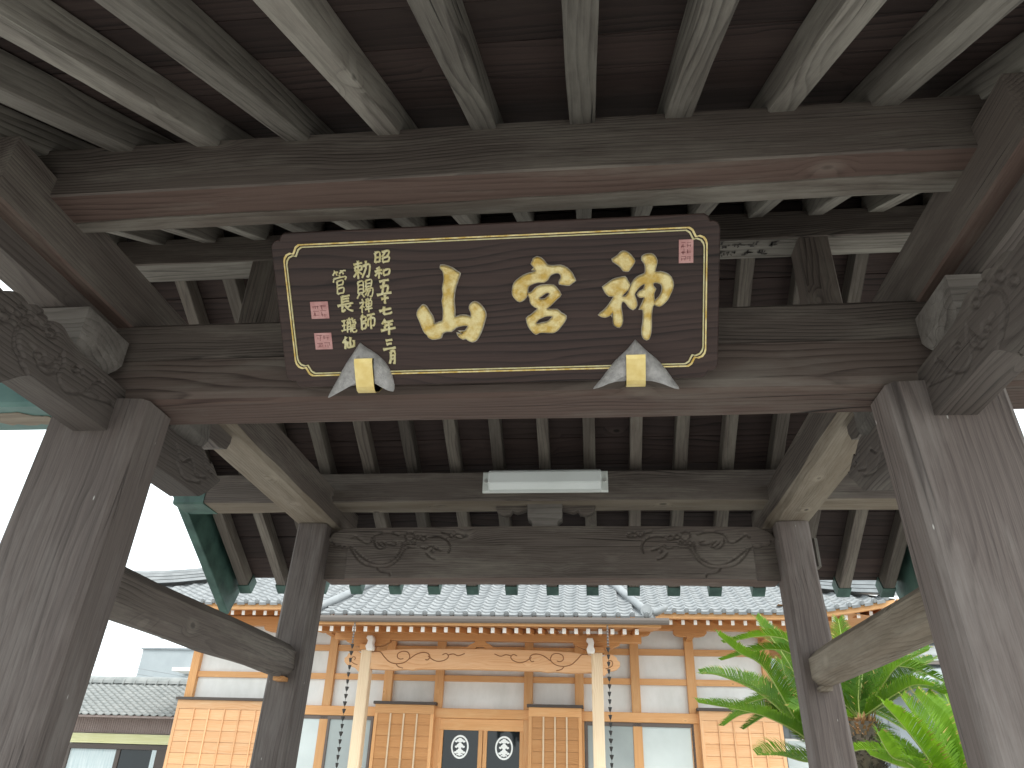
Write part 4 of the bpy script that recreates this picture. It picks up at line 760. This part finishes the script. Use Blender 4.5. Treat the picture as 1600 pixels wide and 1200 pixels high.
def surface_tiles(parent, place, cols, rows, keep, w, l, lip, mt, budget, first_disc=True):
    """place(c, r) -> matrix or None; nearest rows become single tiles, the rest one mesh"""
    t0 = tile_mesh(w, l * 1.12, lip, first_disc).mesh("roof_tile", [mt]); t1 = tile_mesh(w, l * 1.12, lip, False); t1m = t1.mesh("roof_tile", [mt])
    rest = MB(); n = 0
    for r in range(rows):
        for c in range(cols):
            m = place(c, r)
            if m is None: continue
            if r < keep and n < budget:
                link(bpy.data.objects.new("roof_tile", t0 if r == 0 else t1m), parent, m); n += 1
            else:
                rest.add([m @ Vector(v) for v in t1.v], t1.f, 0, True)
    if rest.v:
        o = rest.build("more_roof_tiles", [mt], parent); o['kind'] = 'stuff'
    return n
def slope_m(o, xd, up):
    X = Vector(xd).normalized(); Yv = Vector(up).normalized(); Z = X.cross(Yv).normalized(); Yv = Z.cross(X)
    m = Matrix.Identity(4)
    for i in range(3): m[i][0], m[i][1], m[i][2], m[i][3] = X[i], Yv[i], Z[i], o[i]
    return m
SM = .535                                    # slope of the hall roofs
TWd, TLn = .192, .150
def zroof(x, y):
    t = max(0.0, 1 - (y - 10.1) / 2.2)
    return 4.05 + (z_eave(x) - 4.05) * t + SM * (y - 10.1) + .01
dk = []
for i in range(13):
    y = 10.1 + 4.4 * i / 12
    dk.append([(-8.15 + (y - 10.1) + (13.1 - 2 * (y - 10.1)) * j / 40, y, zroof(-8.15 + (y - 10.1) + (13.1 - 2 * (y - 10.1)) * j / 40, y) - .012) for j in range(41)])
roof = strip("main_roof", hall, dk, M['tile'])
strip("roof_deck", hall, [[(-8.18, y, 4.05 + (z_eave(-8.1) - 4.05) * max(0, 1 - (y - 10.1) / 2.2)) for y in (10.1, 10.6, 11.2, 12, 14.5, 15)], [(-8.15 + min(y - 10.1, 4.4), y, 4.05 + (z_eave(-8.1) - 4.05) * max(0, 1 - (y - 10.1) / 2.2) + SM * min(y - 10.1, 4.4)) for y in (10.1, 10.6, 11.2, 12, 14.5, 15)]], M['tile'])
strip("roof_deck", hall, [[(4.96, y, 4.05 + (z_eave(4.9) - 4.05) * max(0, 1 - (y - 10.1) / 2.2)) for y in (10.1, 10.6, 11.2, 12, 14.5, 15)], [(4.95 - min(y - 10.1, 4.4), y, 4.05 + (z_eave(4.9) - 4.05) * max(0, 1 - (y - 10.1) / 2.2) + SM * min(y - 10.1, 4.4)) for y in (10.1, 10.6, 11.2, 12, 14.5, 15)]], M['tile'])
cs = 1 / math.hypot(1, SM)
def porch_half(y):                           # left and right edge of the porch roof, flaring towards its eave
    t = max(0, min(1, (y - 9.1) / 2.0))
    return -3.98 + .55 * t - .12 * t * t + .17 * t, 1.06 - .62 * t + .12 * t * t - .1 * t
def place_main(c, r):
    x = -8.02 + TWd * (c + .5) - .0; y = 10.06 + TLn * cs * r
    if x - .08 < -8.15 + max(0, y - 10.1) or x + .08 > 4.95 - max(0, y - 10.1): return None
    l, rr = porch_half(y)
    if y > 9.9 and l + .12 < x < rr - .12 and y < 11.6: return None
    dz = (zroof(x + .13, y) - zroof(x - .13, y)) / .26
    return slope_m((x, y, zroof(x, y)), (1, 0, dz), (0, cs, SM * cs + (-(z_eave(x) - 4.05) / 2.2 * cs if y < 12.3 else 0)))
surface_tiles(roof, place_main, 68, 26, 4, TWd, TLn, .022, M['tile'], 140)
PZ = 3.785
def zporch(y): return PZ + SM * (y - 9.1)
pr_rows = []
for i in range(9):
    y = 9.1 + 2.5 * i / 8; l, r = porch_half(y); pr_rows.append([(l + (r - l) * j / 20, y, zporch(y) - .012) for j in range(21)])
proof = strip("porch_roof", hall, pr_rows, M['tile'])
def place_porch(c, r):
    x = -4.05 + .205 * (c + .5); y = 9.06 + TLn * cs * r; l, rr = porch_half(y)
    if x - .08 < l or x + .08 > rr: return None
    return slope_m((x, y, zporch(y) + .0), (1, 0, 0), (0, cs, SM * cs))
surface_tiles(proof, place_porch, 26, 19, 7, .205, TLn, .024, M['tile'], 160)
# edge rolls of the porch roof and hip ridges of the main roof
for s in (0, 1):
    pts = [(porch_half(y)[s], y, zporch(y) + .055) for y in [9.12 + 2.3 * i / 9 for i in range(10)]]
    mb = MB(); mb.tube(pts, .062, 10); mb.build("edge_roll", [M['tile']], proof)
    mb = MB(); p0 = pts[0]; mb.tube([(p0[0], p0[1] - .05, p0[2]), (p0[0], p0[1] + .05, p0[2])], .088, 16, 0, False); mb.tube([(p0[0], p0[1] - .06, p0[2]), (p0[0], p0[1] - .04, p0[2])], .055, 12, 0, False)
    mb.build("edge_disc", [M['tile']], proof)
    sg = 1 if s else -1
    mb = MB(); mb.tube([(p0[0] + sg * .03, 9.16, p0[2] - .01), (p0[0] + sg * .14, 9.12, p0[2] - .015), (p0[0] + sg * .26, 9.08, p0[2] + .035), (p0[0] + sg * .31, 9.07, p0[2] + .075)], [.06, .055, .045, .02], 8); mb.build("corner_tile", [M['tile']], proof)
    mb = MB(); pts = [(porch_half(y)[s] + sg * .05, y, zporch(y) - .07) for y in [9.12 + 2.3 * i / 9 for i in range(10)]]
    mb.tube(pts, .10, 6); mb.build("edge_course", [M['tile']], proof)
for sx, xe in ((1, -8.15), (-1, 4.95)):
    P_ = []
    for i in range(12):
        t = i / 11 * 4.2; x = xe + sx * t; y = 10.1 + t; P_.append(Vector((x, y, zroof(x, y))))
    for k in range(4):
        mb = MB(); wv = (.15, .135, .12, .07)[k]; z0 = .05 + .062 * k; nn = Vector((1, -sx, 0)).normalized()
        mb.sweep([[p - nn * wv + Vector((0, 0, z0)), p + nn * wv + Vector((0, 0, z0)), p + nn * (wv - .01) + Vector((0, 0, z0 + .052)), p - nn * (wv - .01) + Vector((0, 0, z0 + .052))] for p in P_]); mb.build("hip_ridge_course", [M['tile']], roof)
# upper roof over the hips
mb = MB()
mb.sweep([[(-4.6, 14.3, 6.2), (-4.6, 17.0, 7.8), (-4.6, 19.7, 6.2)], [(1.4, 14.3, 6.2), (1.4, 17.0, 7.8), (1.4, 19.7, 6.2)]]); mb.build("upper_roof", [M['tile']], hall)
# ---- porch
for x in (-3.39, .315):
    box("porch_pillar", hall, x - .088, x + .088, 10.11, 10.29, .1, 3.41, CP, .014, 'z')
    box("pillar_base", hall, x - .16, x + .16, 10.04, 10.36, 0, .1, M['stone'], .02)
    box("bracket_block", hall, x - .11, x + .11, 10.08, 10.32, 3.415, 3.50, CD, .01)
    pts = [(-.36, .10), (-.36, .07), (-.30, .045), (-.20, .0), (.20, 0), (.30, .045), (.36, .07), (.36, .10)]
    poly_solid("bracket_limb", hall, [pts], .13, CD, Matrix.Translation((x, 10.265, 3.475)) @ Matrix.Rotation(math.pi / 2, 4, 'X'), .004)
    mb = MB(); pr = [(-.05, 0), (-.07, .05), (-.045, .09), (-.03, .15), (-.07, .19), (-.06, .22), (.03, .22), (.05, .16), (.035, .09), (.06, .04), (.05, 0)]
    poly_solid("white_nosing", hall, [[(a * .8, b * .9) for a, b in pr]], .14, M['white'], Matrix.Translation((x + .09 * (1 if x < 0 else -1), 10.09, 3.40)) @ Matrix.Rotation(math.pi / 2, 4, 'X'), .012)
    s = -1 if x < 0 else 1
    # cloud-shaped end of the rainbow beam
    e = [(.08, .0), (.11, -.005), (.15, .035), (.20, .06), (.24, .065), (.30, .085), (.345, .13), (.35, .18), (.315, .205), (.30, .245), (.24, .285), (.17, .29), (.10, .255), (.08, .24)]
    poly_solid("beam_nosing", hall, [[(s * a, b) for a, b in e]], .12, M['cedar_peach'], Matrix.Translation((x, 10.26, 3.10)) @ Matrix.Rotation(math.pi / 2, 4, 'X'), .008)
    cl = smoothline([(s * a, b) for a, b in [(.13, .08), (.19, .10), (.235, .13), (.24, .18), (.205, .205), (.175, .18), (.195, .155)]], 5)
    mb = MB(); mb.tube([(x + a, 10.139, 3.10 + b) for a, b in cl], .0065, 5); mb.build("carved_line", [M['groove']], hall)
pts = [(-3.30, 3.13), (-2.95, 3.12), (-2.72, 3.135), (-2.62, 3.125), (-2.5, 3.14), (-1.54, 3.148), (-.58, 3.14), (-.46, 3.125), (-.36, 3.135), (-.13, 3.12), (.23, 3.13), (.23, 3.365), (-.05, 3.41), (-.5, 3.432), (-1.54, 3.44), (-2.58, 3.432), (-3.03, 3.41), (-3.30, 3.365)]
rbm = poly_solid("rainbow_beam", hall, [[(a + 1.54, b - 3.28) for a, b in pts]], .15, M['cedar_peach'], Matrix.Translation((-1.54, 10.275, 3.28)) @ Matrix.Rotation(math.pi / 2, 4, 'X'), .006)
for s in (-1, 1):
    for c in ([(-1.72, .105), (-1.62, .10), (-1.55, .03), (-1.45, -.05), (-1.32, -.075), (-1.20, -.05), (-1.13, .02), (-1.16, .095), (-1.24, .115), (-1.32, .085), (-1.33, .025), (-1.28, -.005), (-1.23, .005)],
              [(-1.13, .0), (-1.03, .07), (-.93, .10), (-.84, .09), (-.80, .04), (-.83, -.01), (-.87, -.005)],
              [(-.83, .05), (-.74, -.01), (-.64, -.03), (-.54, .0), (-.50, .05), (-.54, .09), (-.60, .07)], [(-.50, .07), (-.42, .085), (-.34, .06), (-.24, .095)], [(-1.34, -.08), (-1.30, -.12), (-1.22, -.14)]):
        cl = smoothline(c, 5); mb = MB(); mb.tube([(-1.54 + (a if s < 0 else -a), 10.124, 3.28 + b) for a, b in cl], .0075, 5); mb.build("carved_line", [M['groove']], rbm)
fl = [(-.30, 0), (-.27, .03), (-.22, .03), (-.16, .075), (-.10, .10), (-.07, .13), (-.12, .16), (-.12, .19), (.12, .19), (.12, .16), (.07, .13), (.10, .10), (.16, .075), (.22, .03), (.27, .03), (.30, 0), (.10, 0), (.06, .045), (-.06, .045), (-.10, 0)]
poly_solid("frog_leg_strut", hall, [fl], .10, CD, Matrix.Translation((-1.54, 10.25, 3.44)) @ Matrix.Rotation(math.pi / 2, 4, 'X'), .006)
box("porch_purlin", hall, -3.95, 1.02, 10.13, 10.28, 3.575, 3.70, CD, .006)
for i in range(28):
    x = -3.90 + i * .178
    raf_end("porch_rafter", (x, 9.26, 3.585), (x, 10.9, 3.585 + 1.64 * .145), .055, .075, CD)
strip("porch_soffit", hall, [[(x, 9.16, 3.62) for x in (-4.0, 1.25)], [(x, 10.95, 3.62 + 1.79 * .148) for x in (-4.0, 1.25)]], CD)
box("porch_fascia", hall, -4.0, 1.25, 9.10, 9.18, 3.625, 3.745, C, .004)
gut = MB(); 
ring = [(9.05 + .055 * math.cos(a), 3.70 + .05 * math.sin(a)) for a in [math.pi * (1 + k / 8) for k in range(9)]]
full = [(9.105, 3.725)] + [(9.05 - .055, 3.725)] + ring + [(9.105, 3.70)]
gut.sweep([[(x, y, z) for y, z in [(8.992, 3.735), (8.992, 3.70), (9.008, 3.668), (9.035, 3.652), (9.07, 3.652), (9.095, 3.668), (9.108, 3.70), (9.108, 3.735)]] for x in (-4.02, 1.36)])
gut.build("gutter", [M['gutter']], hall)
# ---- doors with round crests
dr = box("door_rail", hall, -2.33, -.93, YW - .05, YW + .02, 2.335, 2.512, C, .004)
for x0, x1 in ((-2.335, -2.275), (-1.675, -1.605), (-1.598, -1.53), (-.985, -.93)):
    box("door_stile", hall, x0, x1, YW - .045 - (.02 if x0 < -1.6 else 0), YW + .01, .6, 2.334, C, .003, 'z')
crest = []
for x0, x1 in ((-2.275, -1.675), (-1.53, -.985)):
    gp = box("door_glass", hall, x0, x1, YW - .018, YW - .010, .62, 2.335, M['glass'])
    cx = -1.985 if x0 < -2 else -1.245; cz = 2.085
    W2 = Matrix.Translation((cx, YW - .0185, cz)) @ Matrix.Rotation(math.pi / 2, 4, 'X')
    ringo = [(.148 * math.cos(a), .178 * math.sin(a)) for a in [2 * math.pi * k / 40 for k in range(40)]]
    ringi = [(.122 * math.cos(a), .148 * math.sin(a)) for a in [2 * math.pi * k / 40 for k in range(40)]]
    poly_solid("round_crest", gp, [ringo, ringi], .0015, M['emblem'], W2)
    def tier(cy, hw, hh):
        q = []; up = [(-1.0, -.25), (-1.05, .05), (-.85, .25), (-.70, .22), (-.60, .55), (-.40, .62), (-.25, .95), (0, 1.0)]
        q = [(a * hw, cy + b * hh) for a, b in up] + [(-a * hw, cy + b * hh) for a, b in up[-2::-1]]
        q += [(.62 * hw, cy - .42 * hh), (.5 * hw, cy - .15 * hh), (.2 * hw, cy - .35 * hh), (-.2 * hw, cy - .35 * hh), (-.5 * hw, cy - .15 * hh), (-.62 * hw, cy - .42 * hh)]
        return q
    for cy, hw, hh in ((.085, .088, .050), (.005, .080, .060), (-.080, .090, .058)):
        poly_solid("pine_crest", gp, [tier(cy, hw, hh)[::-1]], .0015, M['emblem'], W2)
    poly_solid("pine_crest", gp, [[(-.018, -.128), (.018, -.128), (.022, .06), (-.022, .06)]], .0012, M['emblem'], W2)
    poly_solid("pine_crest", gp, [[(-.055, -.132), (-.05, -.102), (.05, -.102), (.055, -.132), (.03, -.122), (0, -.135), (-.03, -.122)][::-1]], .0014, M['emblem'], W2)
# ---- shutter boxes either side of the doors
def shutter_box(x0, x1, nb, name="shutter_box"):
    C = M['cedar_peach'] if nb > 3 else M['cedar']
    sb = box(name, hall, x0, x1, YW - .17, YW - .062, .6, 2.70, C)
    box("cap", sb, x0 - .03, x1 + .03, YW - .23, YW - .06, 2.702, 2.745, M['cap'])
    yf = YW - .171
    box("top_rail", sb, x0, x1, yf - .022, yf, 2.56, 2.70, C)
    for a, b in ((x0, x0 + .055), (x1 - .055, x1)): box("stile", sb, a, b, yf - .026, yf, .62, 2.559, C, .003, 'z')
    z = 2.556; ph = .172
    while z > .7:
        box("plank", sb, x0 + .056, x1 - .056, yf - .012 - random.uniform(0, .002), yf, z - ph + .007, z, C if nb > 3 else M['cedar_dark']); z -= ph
    for k in range(nb):
        xx = x0 + .055 + (x1 - x0 - .11) * (k + 1) / (nb + 1)
        box("batten", sb, xx - .013, xx + .013, yf - .034, yf - .0135, .62, 2.56, M['cedar_peach'] if nb > 3 else M['cedar_pale'], .002, 'z')
shutter_box(-3.45, -2.43, 3); shutter_box(-.83, .045, 3)
shutter_box(-7.0, -5.22, 5); shutter_box(1.95, 3.24, 4)
# ---- windows
def window(x0, x1, xm, m1, m2):
    w = box("window_frame", hall, x0, x1, YW - .06, YW - .02, 2.455, 2.512, M['frame'])
    for a in (x0, x1 - .04): box("jamb", w, a, a + .04, YW - .06, YW - .02, .9, 2.454, M['frame'])
    box("meeting_rail", w, xm - .022, xm + .022, YW - .058, YW - .022, .9, 2.454, M['frame'])
    box("sill", w, x0, x1, YW - .07, YW - .02, .84, .899, M['frame'])
    box("pane", w, x0 + .041, xm - .023, YW - .044, YW - .038, .9, 2.454, m1); box("pane", w, xm + .023, x1 - .041, YW - .036, YW - .030, .9, 2.454, m2)
window(-5.20, -3.50, -4.28, M['frost'], M['frost_d']); window(.10, 1.86, .97, M['frost_d'], M['frost'])
for x in (HX0 + .5,):
    pass
# ================================================================== rain chains and small dome fixtures
cup = MB(); n = 8
def cring(r, z, f=1.0): return [(r * (1 + (.18 if k % 2 else -.10) * f) * math.cos(2 * math.pi * k / n), r * (1 + (.18 if k % 2 else -.10) * f) * math.sin(2 * math.pi * k / n), z) for k in range(n)]
cup.sweep([cring(.010, -.034, 0), cring(.019, -.018, .3), cring(.030, .020, 1), cring(.032, .030, 1), cring(.026, .026, 1)])
cup.tube([(0, 0, -.036), (0, 0, -.060)], .004, 5); cup.tube([(0, 0, .028), (0, 0, .040)], .004, 5)
cm = cup.mesh("cup", [M['chain']])
for x, lab in ((-3.295, "dark cup rain chain hanging from the gutter by the left porch pillar"), (.475, "dark cup rain chain hanging from the gutter by the right porch pillar")):
    ch = thing("rain_chain", lab, "rain chain", (x, 9.05, .6), "rain chains of the porch")
    mb = MB(); mb.tube([(x, 9.05, 3.64), (x, 9.05, 3.36)], .011, 6)
    for k in range(7): mb.tube([(x, 9.05, 3.60 - k * .04), (x, 9.05, 3.585 - k * .04)], .019, 6)
    mb.build("link_chain", [M['gutter']], ch)
    for k in range(28):
        link(bpy.data.objects.new("cup", cm), ch, Matrix.Translation((x + random.uniform(-.003, .003), 9.05, 3.30 - k * .098)) @ Matrix.Rotation(random.uniform(0, 6), 4, 'Z') @ Matrix.Rotation(random.uniform(-.05, .05), 4, 'X') @ Matrix.Diagonal((.8, .8, .92, 1)))
for x, lab in ((-2.76, "small dark dome fixture under the porch beam, left of the doors"), (-.40, "small dark dome fixture under the porch beam, right of the doors")):
    t = thing("dome_fixture", lab, "dome light", (x, 10.9, 3.26), "dome fixtures under the porch beam")
    mb = MB(); mb.tube([(x, 10.9, 3.30), (x, 10.9, 3.255)], .05, 14, 0, False); mb.build("mount", [M['white']], t)
    mb = MB(); mb.sweep([[(x + .045 * math.cos(a) * math.cos(p), 10.9 + .045 * math.sin(a) * math.cos(p), 3.254 - .045 * math.sin(p)) for a in [2 * math.pi * k / 14 for k in range(14)]] for p in [math.pi / 2 * q / 5 * .98 for q in range(6)]], 0, True, True); mb.build("dome", [M['dome']], t)
    box("bracket", t, x - .02, x + .02, 10.9, 11.4, 3.30, 3.325, M['white'], 0, 'y')

# ================================================================== neighbouring buildings
hs = thing("tiled_house", "low house with old grey tiled roof and yellow shutter box, left beyond the hall", "house", (-11, 14.2, 0))
HXa, HXb = -14.5, -7.6
box("wall", hs, HXa, HXb, 14.25, 17.8, 0, 2.6, M['plaster'])
mb = MB(); mb.box(HXa, HXb, 14.12, 14.2, 2.26, 2.585)
for k in range(int((HXb - HXa) / .05)): mb.box(HXa + k * .05, HXa + k * .05 + .022, 14.108, 14.12, 2.27, 2.56)
mb.build("corrugated_fascia", [M['fascia']], hs)
box("eave_gutter", hs, HXa, HXb, 13.62, 13.70, 2.535, 2.58, M['fascia'])
sb = box("shutter_box", hs, -10.95, HXb, 14.0, 14.2, 2.065, 2.245, M['lime'])
for k in range(3): box("ridge_line", sb, -10.95, HXb, 13.988, 14.0, 2.10 + k * .05, 2.118 + k * .05, M['lime'])
box("window_frame", hs, -10.85, -8.2, 14.02, 14.2, 1.96, 2.05, M['cap'])
wf = box("window_frame", hs, -10.78, -10.68, 14.02, 14.2, .9, 1.959, M['cap'])
for x0, x1, mt in ((-10.68, -9.66, 'curtain'), (-9.56, -8.86, 'glass')):
    box("pane", wf, x0, x1, 14.06, 14.07, .9, 1.955, M[mt])
box("window_frame", hs, -9.655, -9.565, 14.04, 14.2, .9, 1.959, M['cap']); box("window_frame", hs, -8.855, -8.76, 14.02, 14.2, .9, 1.959, M['curtain']); box("window_frame", hs, -8.755, -8.4, 14.02, 14.2, .9, 1.959, M['cap'])
rf = strip("roof", hs, [[(HXa, 13.6, 2.575), (HXb, 13.6, 2.575)], [(HXa, 15.4, 3.36), (HXb, 15.4, 3.36)], [(HXa, 17.6, 2.4), (HXb, 17.6, 2.4)]], M['tile_old'])
def place_house(c, r):
    x = -11.5 + .168 * (c + .5); y = 13.58 + .155 * .917 * r
    if y > 15.3 or x > HXb: return None
    return slope_m((x, y, 2.59 + .436 * (y - 13.6)), (1, 0, 0), (0, .917, .40))
surface_tiles(rf, place_house, 22, 13, 13, .168, .155, .026, M['tile_old'], 290, False)
mb = MB(); mb.sweep([[(x, 15.4 + .14 * math.cos(a), 3.36 + .16 * math.sin(a)) for a in [math.pi * k / 8 for k in range(9)]] for x in (HXa, HXb)]); mb.build("ridge", [M['tile_old']], rf)
for k in range(24): mb2 = MB(); xx = HXb - .1 - k * .27; mb2.tube([(xx, 15.4, 3.34), (xx + .03, 15.4, 3.34)], .168, 14, 0, False); mb2.build("ridge_band", [M['tile_old']], rf)
wbd = thing("white_building", "flat roofed white building showing over the tiled house roof", "building", (-12.5, 22, 0))
def at(px0, px1): return px0, px1
box("wall", wbd, -14.05, -9.0, 22.0, 28, 0, 4.0, M['concrete'])
box("upper_wall", wbd, -14.35, -9.0, 21.7, 28, 4.25, 5.05, M['concrete'])
box("floor_slab", wbd, -14.36, -9.0, 21.68, 28, 4.0, 4.25, M['concrete'])
box("parapet_cap", wbd, -14.40, -9.0, 21.65, 28, 5.05, 5.10, M['roofgrey'])
box("canopy", wbd, -12.75, -9.0, 20.9, 22.0, 4.32, 4.42, M['white'])
wfr = box("window_frame", wbd, -12.3, -10.6, 21.62, 21.72, 3.70, 4.22, M['cap']); box("pane", wfr, -12.2, -11.6, 21.6, 21.615, 3.75, 4.17, M['frost']); box("pane", wfr, -11.5, -10.7, 21.6, 21.615, 3.75, 4.17, M['glass'])
mb = MB(); mb.tube([(-13.95, 21.9, 4.0), (-13.95, 21.9, 2.5)], .04, 8); mb.build("downpipe", [M['gutter']], wbd)
gh = thing("grey_house", "dark grey clad house wall with small white window, right of the hall", "house", (4.6, 14.6, 0))
box("wall", gh, 3.45, 6.2, 14.5, 18, 0, 2.92, M['siding'])
for k in range(22): box("cladding_rib", gh, 3.5 + k * .12, 3.52 + k * .12, 14.485, 14.498, 0, 2.90, M['siding'], 0, 'z')
wf2 = box("window_frame", gh, 3.98, 4.75, 14.44, 14.484, 2.30, 2.50, M['white']); box("pane", wf2, 4.02, 4.70, 14.435, 14.439, 2.335, 2.46, M['frost'])
box("lower_sash", wf2, 3.98, 4.75, 14.44, 14.484, 1.6, 2.20, M['frost'])
fh = thing("far_house", "pale house with stacked grey roof tiers behind the cycads on the right", "house", (8.2, 19, 0))
box("wall", fh, 6.9, 12.5, 18.2, 23, 0, 3.9, M['concrete'])
for k, (y, z) in enumerate(((17.6, 3.9), (18.3, 4.55), (19.0, 5.2))):
    mb = MB(); mb.sweep([[(x, y - .2, z), (x, y + .9, z + .45), (x, y + .9, z + .60), (x, y - .2, z + .12)] for x in (6.6, 12.8)]); mb.build("roof_tier", [M['concrete'] if k != 1 else M['tile_old']], fh)
    box("eave_board", fh, 6.6, 12.8, y - .18, y - .1, z - .10, z - .005, M['gutter'] if k else M['roofgrey'])
sh = thing("slate_house", "grey slate roof with white end wall rising behind the hall roof on the right", "house", (7, 20, 0))
mb = MB()
for k in range(9): mb.sweep([[(x, 19.0 + k * .22, 5.95 + k * .11), (x, 19.25 + k * .22, 6.075 + k * .11), (x, 19.25 + k * .22, 6.055 + k * .11), (x, 19.0 + k * .22, 5.92 + k * .11)] for x in (2.0, 7.70)])
mb.build("roof", [M['roofgrey']], sh)
box("end_wall", sh, 7.70, 7.88, 18.95, 22, 0, 7.6, M['white']); box("wall", sh, 2.0, 7.68, 19.2, 22, 0, 5.9, M['concrete'])
# overhead cables
for k, (a, b, sag) in enumerate((((-16.5, 16, 5.55), (-6.5, 17.5, 4.05), .1), ((-16.5, 18.5, 4.75), (-9.0, 19.5, 3.75), .1), ((-16.5, 18.6, 4.62), (-9.0, 19.6, 3.62), .12))):
    t = thing("overhead_cable", ("thin grey overhead cable crossing the sky, topmost of the three", "thin grey overhead cable crossing the sky above the tiled house, middle of the three", "thin grey overhead cable crossing the sky above the tiled house, lowest of the three")[k], "cable", a, "overhead cables")
    a, b = Vector(a), Vector(b); mb = MB(); mb.tube([a.lerp(b, i / 20) - Vector((0, 0, sag * 4 * (i / 20) * (1 - i / 20))) for i in range(21)], .010, 5); mb.build("wire", [M['wire']], t)

# ================================================================== cycads
def frond(parent, pts, mt, ln=.22, seed=0, roll=0.0, wid=.0105):
    """arching stalk with two close ranks of narrow leaflets"""
    rnd = random.Random(seed); P = [Vector(p) for p in smoothline(pts, 14)]
    L_ = [0]
    for a, b in zip(P[:-1], P[1:]): L_.append(L_[-1] + (b - a).length)
    tot = L_[-1]
    def at(s):
        for i in range(len(P) - 1):
            if L_[i + 1] >= s: return P[i].lerp(P[i + 1], (s - L_[i]) / max(1e-6, L_[i + 1] - L_[i])), (P[i + 1] - P[i]).normalized()
        return P[-1], (P[-1] - P[-2]).normalized()
    mb = MB(); mb.tube(P[::3] + [P[-1]], [.010 * (1 - .85 * i / (len(P[::3]))) + .001 for i in range(len(P[::3]) + 1)], 5, 1)
    step = .0085; s = tot * .08
    while s < tot:
        p, d = at(s); t = s / tot
        upv = Vector((0, 0, 1)) - d * d.z
        if upv.length < .15: upv = Vector((0, -1, 0)) - d * d.dot(Vector((0, -1, 0)))
        upv.normalize(); upv = Matrix.Rotation(roll, 3, d) @ upv; side = d.cross(upv)
        l = ln * (min(1, (t - .06) / .14) if t < .2 else 1) * (1 - max(0, (t - .70) / .30) * .62)
        for sg in (-1, 1):
            a = (side * sg * .86 + d * (.52 + .25 * t) + upv * (.55 + rnd.uniform(-.12, .12))).normalized()
            dr = Vector((0, 0, -.10 - rnd.uniform(0, .06)))
            w = d.normalized() * wid * .5
            q0 = p; q1 = p + a * l * .55 + upv * .01; q2 = p + a * l + dr * l
            nn = a.cross(d).normalized() * .0022
            mb.add([q0 - w * .7, q0 + w * .7, q1 + w + nn, q1 - w + nn, q2], [(0, 1, 2, 3), (3, 2, 4)], [0, 2 if rnd.random() < .10 + .25 * (t > .93) else 0])
        s += step
    return mb.build("frond", [mt, M['rachis'], M['leaf_dry']], parent)
def trunk(parent, x, y, z0, z1, r, top):
    rnd = random.Random(int(x * 100)); mb = MB()
    mb.tube([(x, y, z0), (x, y, (z0 + z1) / 2), (x, y, z1)], [r * .9, r, r * .86], 18); 
    for k in range(1500):
        z = z0 + (z1 - z0) * k / 1500; a = k * 2.39996 + rnd.uniform(-.3, .3); rr = r * (.97 if z < z1 - .1 else .9)
        b = Vector((x + rr * math.cos(a), y + rr * math.sin(a), z)); o = Vector((math.cos(a), math.sin(a), .75)).normalized(); t = Vector((-math.sin(a), math.cos(a), 0))
        l = rnd.uniform(.015, .06); w = rnd.uniform(.006, .016)
        mb.add([b - t * w, b + t * w, b + t * w * .5 + o * l, b - t * w * .5 + o * l, b + Vector((0, 0, .03)) ], [(0, 1, 2, 3), (3, 2, 4)], 1 if z > z1 - top else 0)
    for k in range(40):
        a = rnd.uniform(0, 6.28); rr = r * rnd.uniform(.1, .8); b = Vector((x + rr * math.cos(a), y + rr * math.sin(a), z1 - .03)); mb.tube([b, b + Vector((math.cos(a) * .05, math.sin(a) * .05, rnd.uniform(.05, .12)))], [.014, .003], 5, 1)
    return mb.build("trunk", [M['trunk'], M['felt']], parent)
for nm, data, lab, mt, tr in (("A", CYA, "large cycad palm with spreading fronds behind the right rear gate post", 'leaf', (2.86, 6.0, 0.0, 1.86, .17)),
                              ("B", CYB, "cycad palm with shaggy dark trunk and brown crown, right of the rear gate post", 'leaf', (2.65, 5.5, 0.0, 2.20, .165)),
                              ("C", CYC, "low bright lime cycad palm beside the right main gate post", 'leaf_lime', (3.16, 5.0, 0.0, 1.40, .15))):
    b = data[0][0]
    cy = thing("cycad", lab, "cycad", (b[0], b[1], 0), "cycads right of the hall")
    trunk(cy, b[0], b[1] + .02, 0, b[2] - .02, tr[4], .13 if nm == "B" else .1)
    for i, f in enumerate(data):
        frond(cy, f, M[mt], .25 if nm != "C" else .26, i * 7 + ord(nm), (-.35 if f[-1][0] < f[0][0] else .35) + random.uniform(-.2, .2))
    # fronds on the far side of the crown
    rnd = random.Random(5 + ord(nm))
    for i in range(9):
        a = rnd.uniform(.25, math.pi - .25); rr = rnd.uniform(.8, 1.2); el = rnd.uniform(.2, 1.0)
        c0 = Vector(b); c1 = c0 + Vector((math.cos(a) * rr * .45, math.sin(a) * rr * .45, .35 + el * .35)); c2 = c0 + Vector((math.cos(a) * rr, math.sin(a) * rr, .15 + el * .55))
        frond(cy, [c0, c1, c2], M[mt], .16, 90 + i)
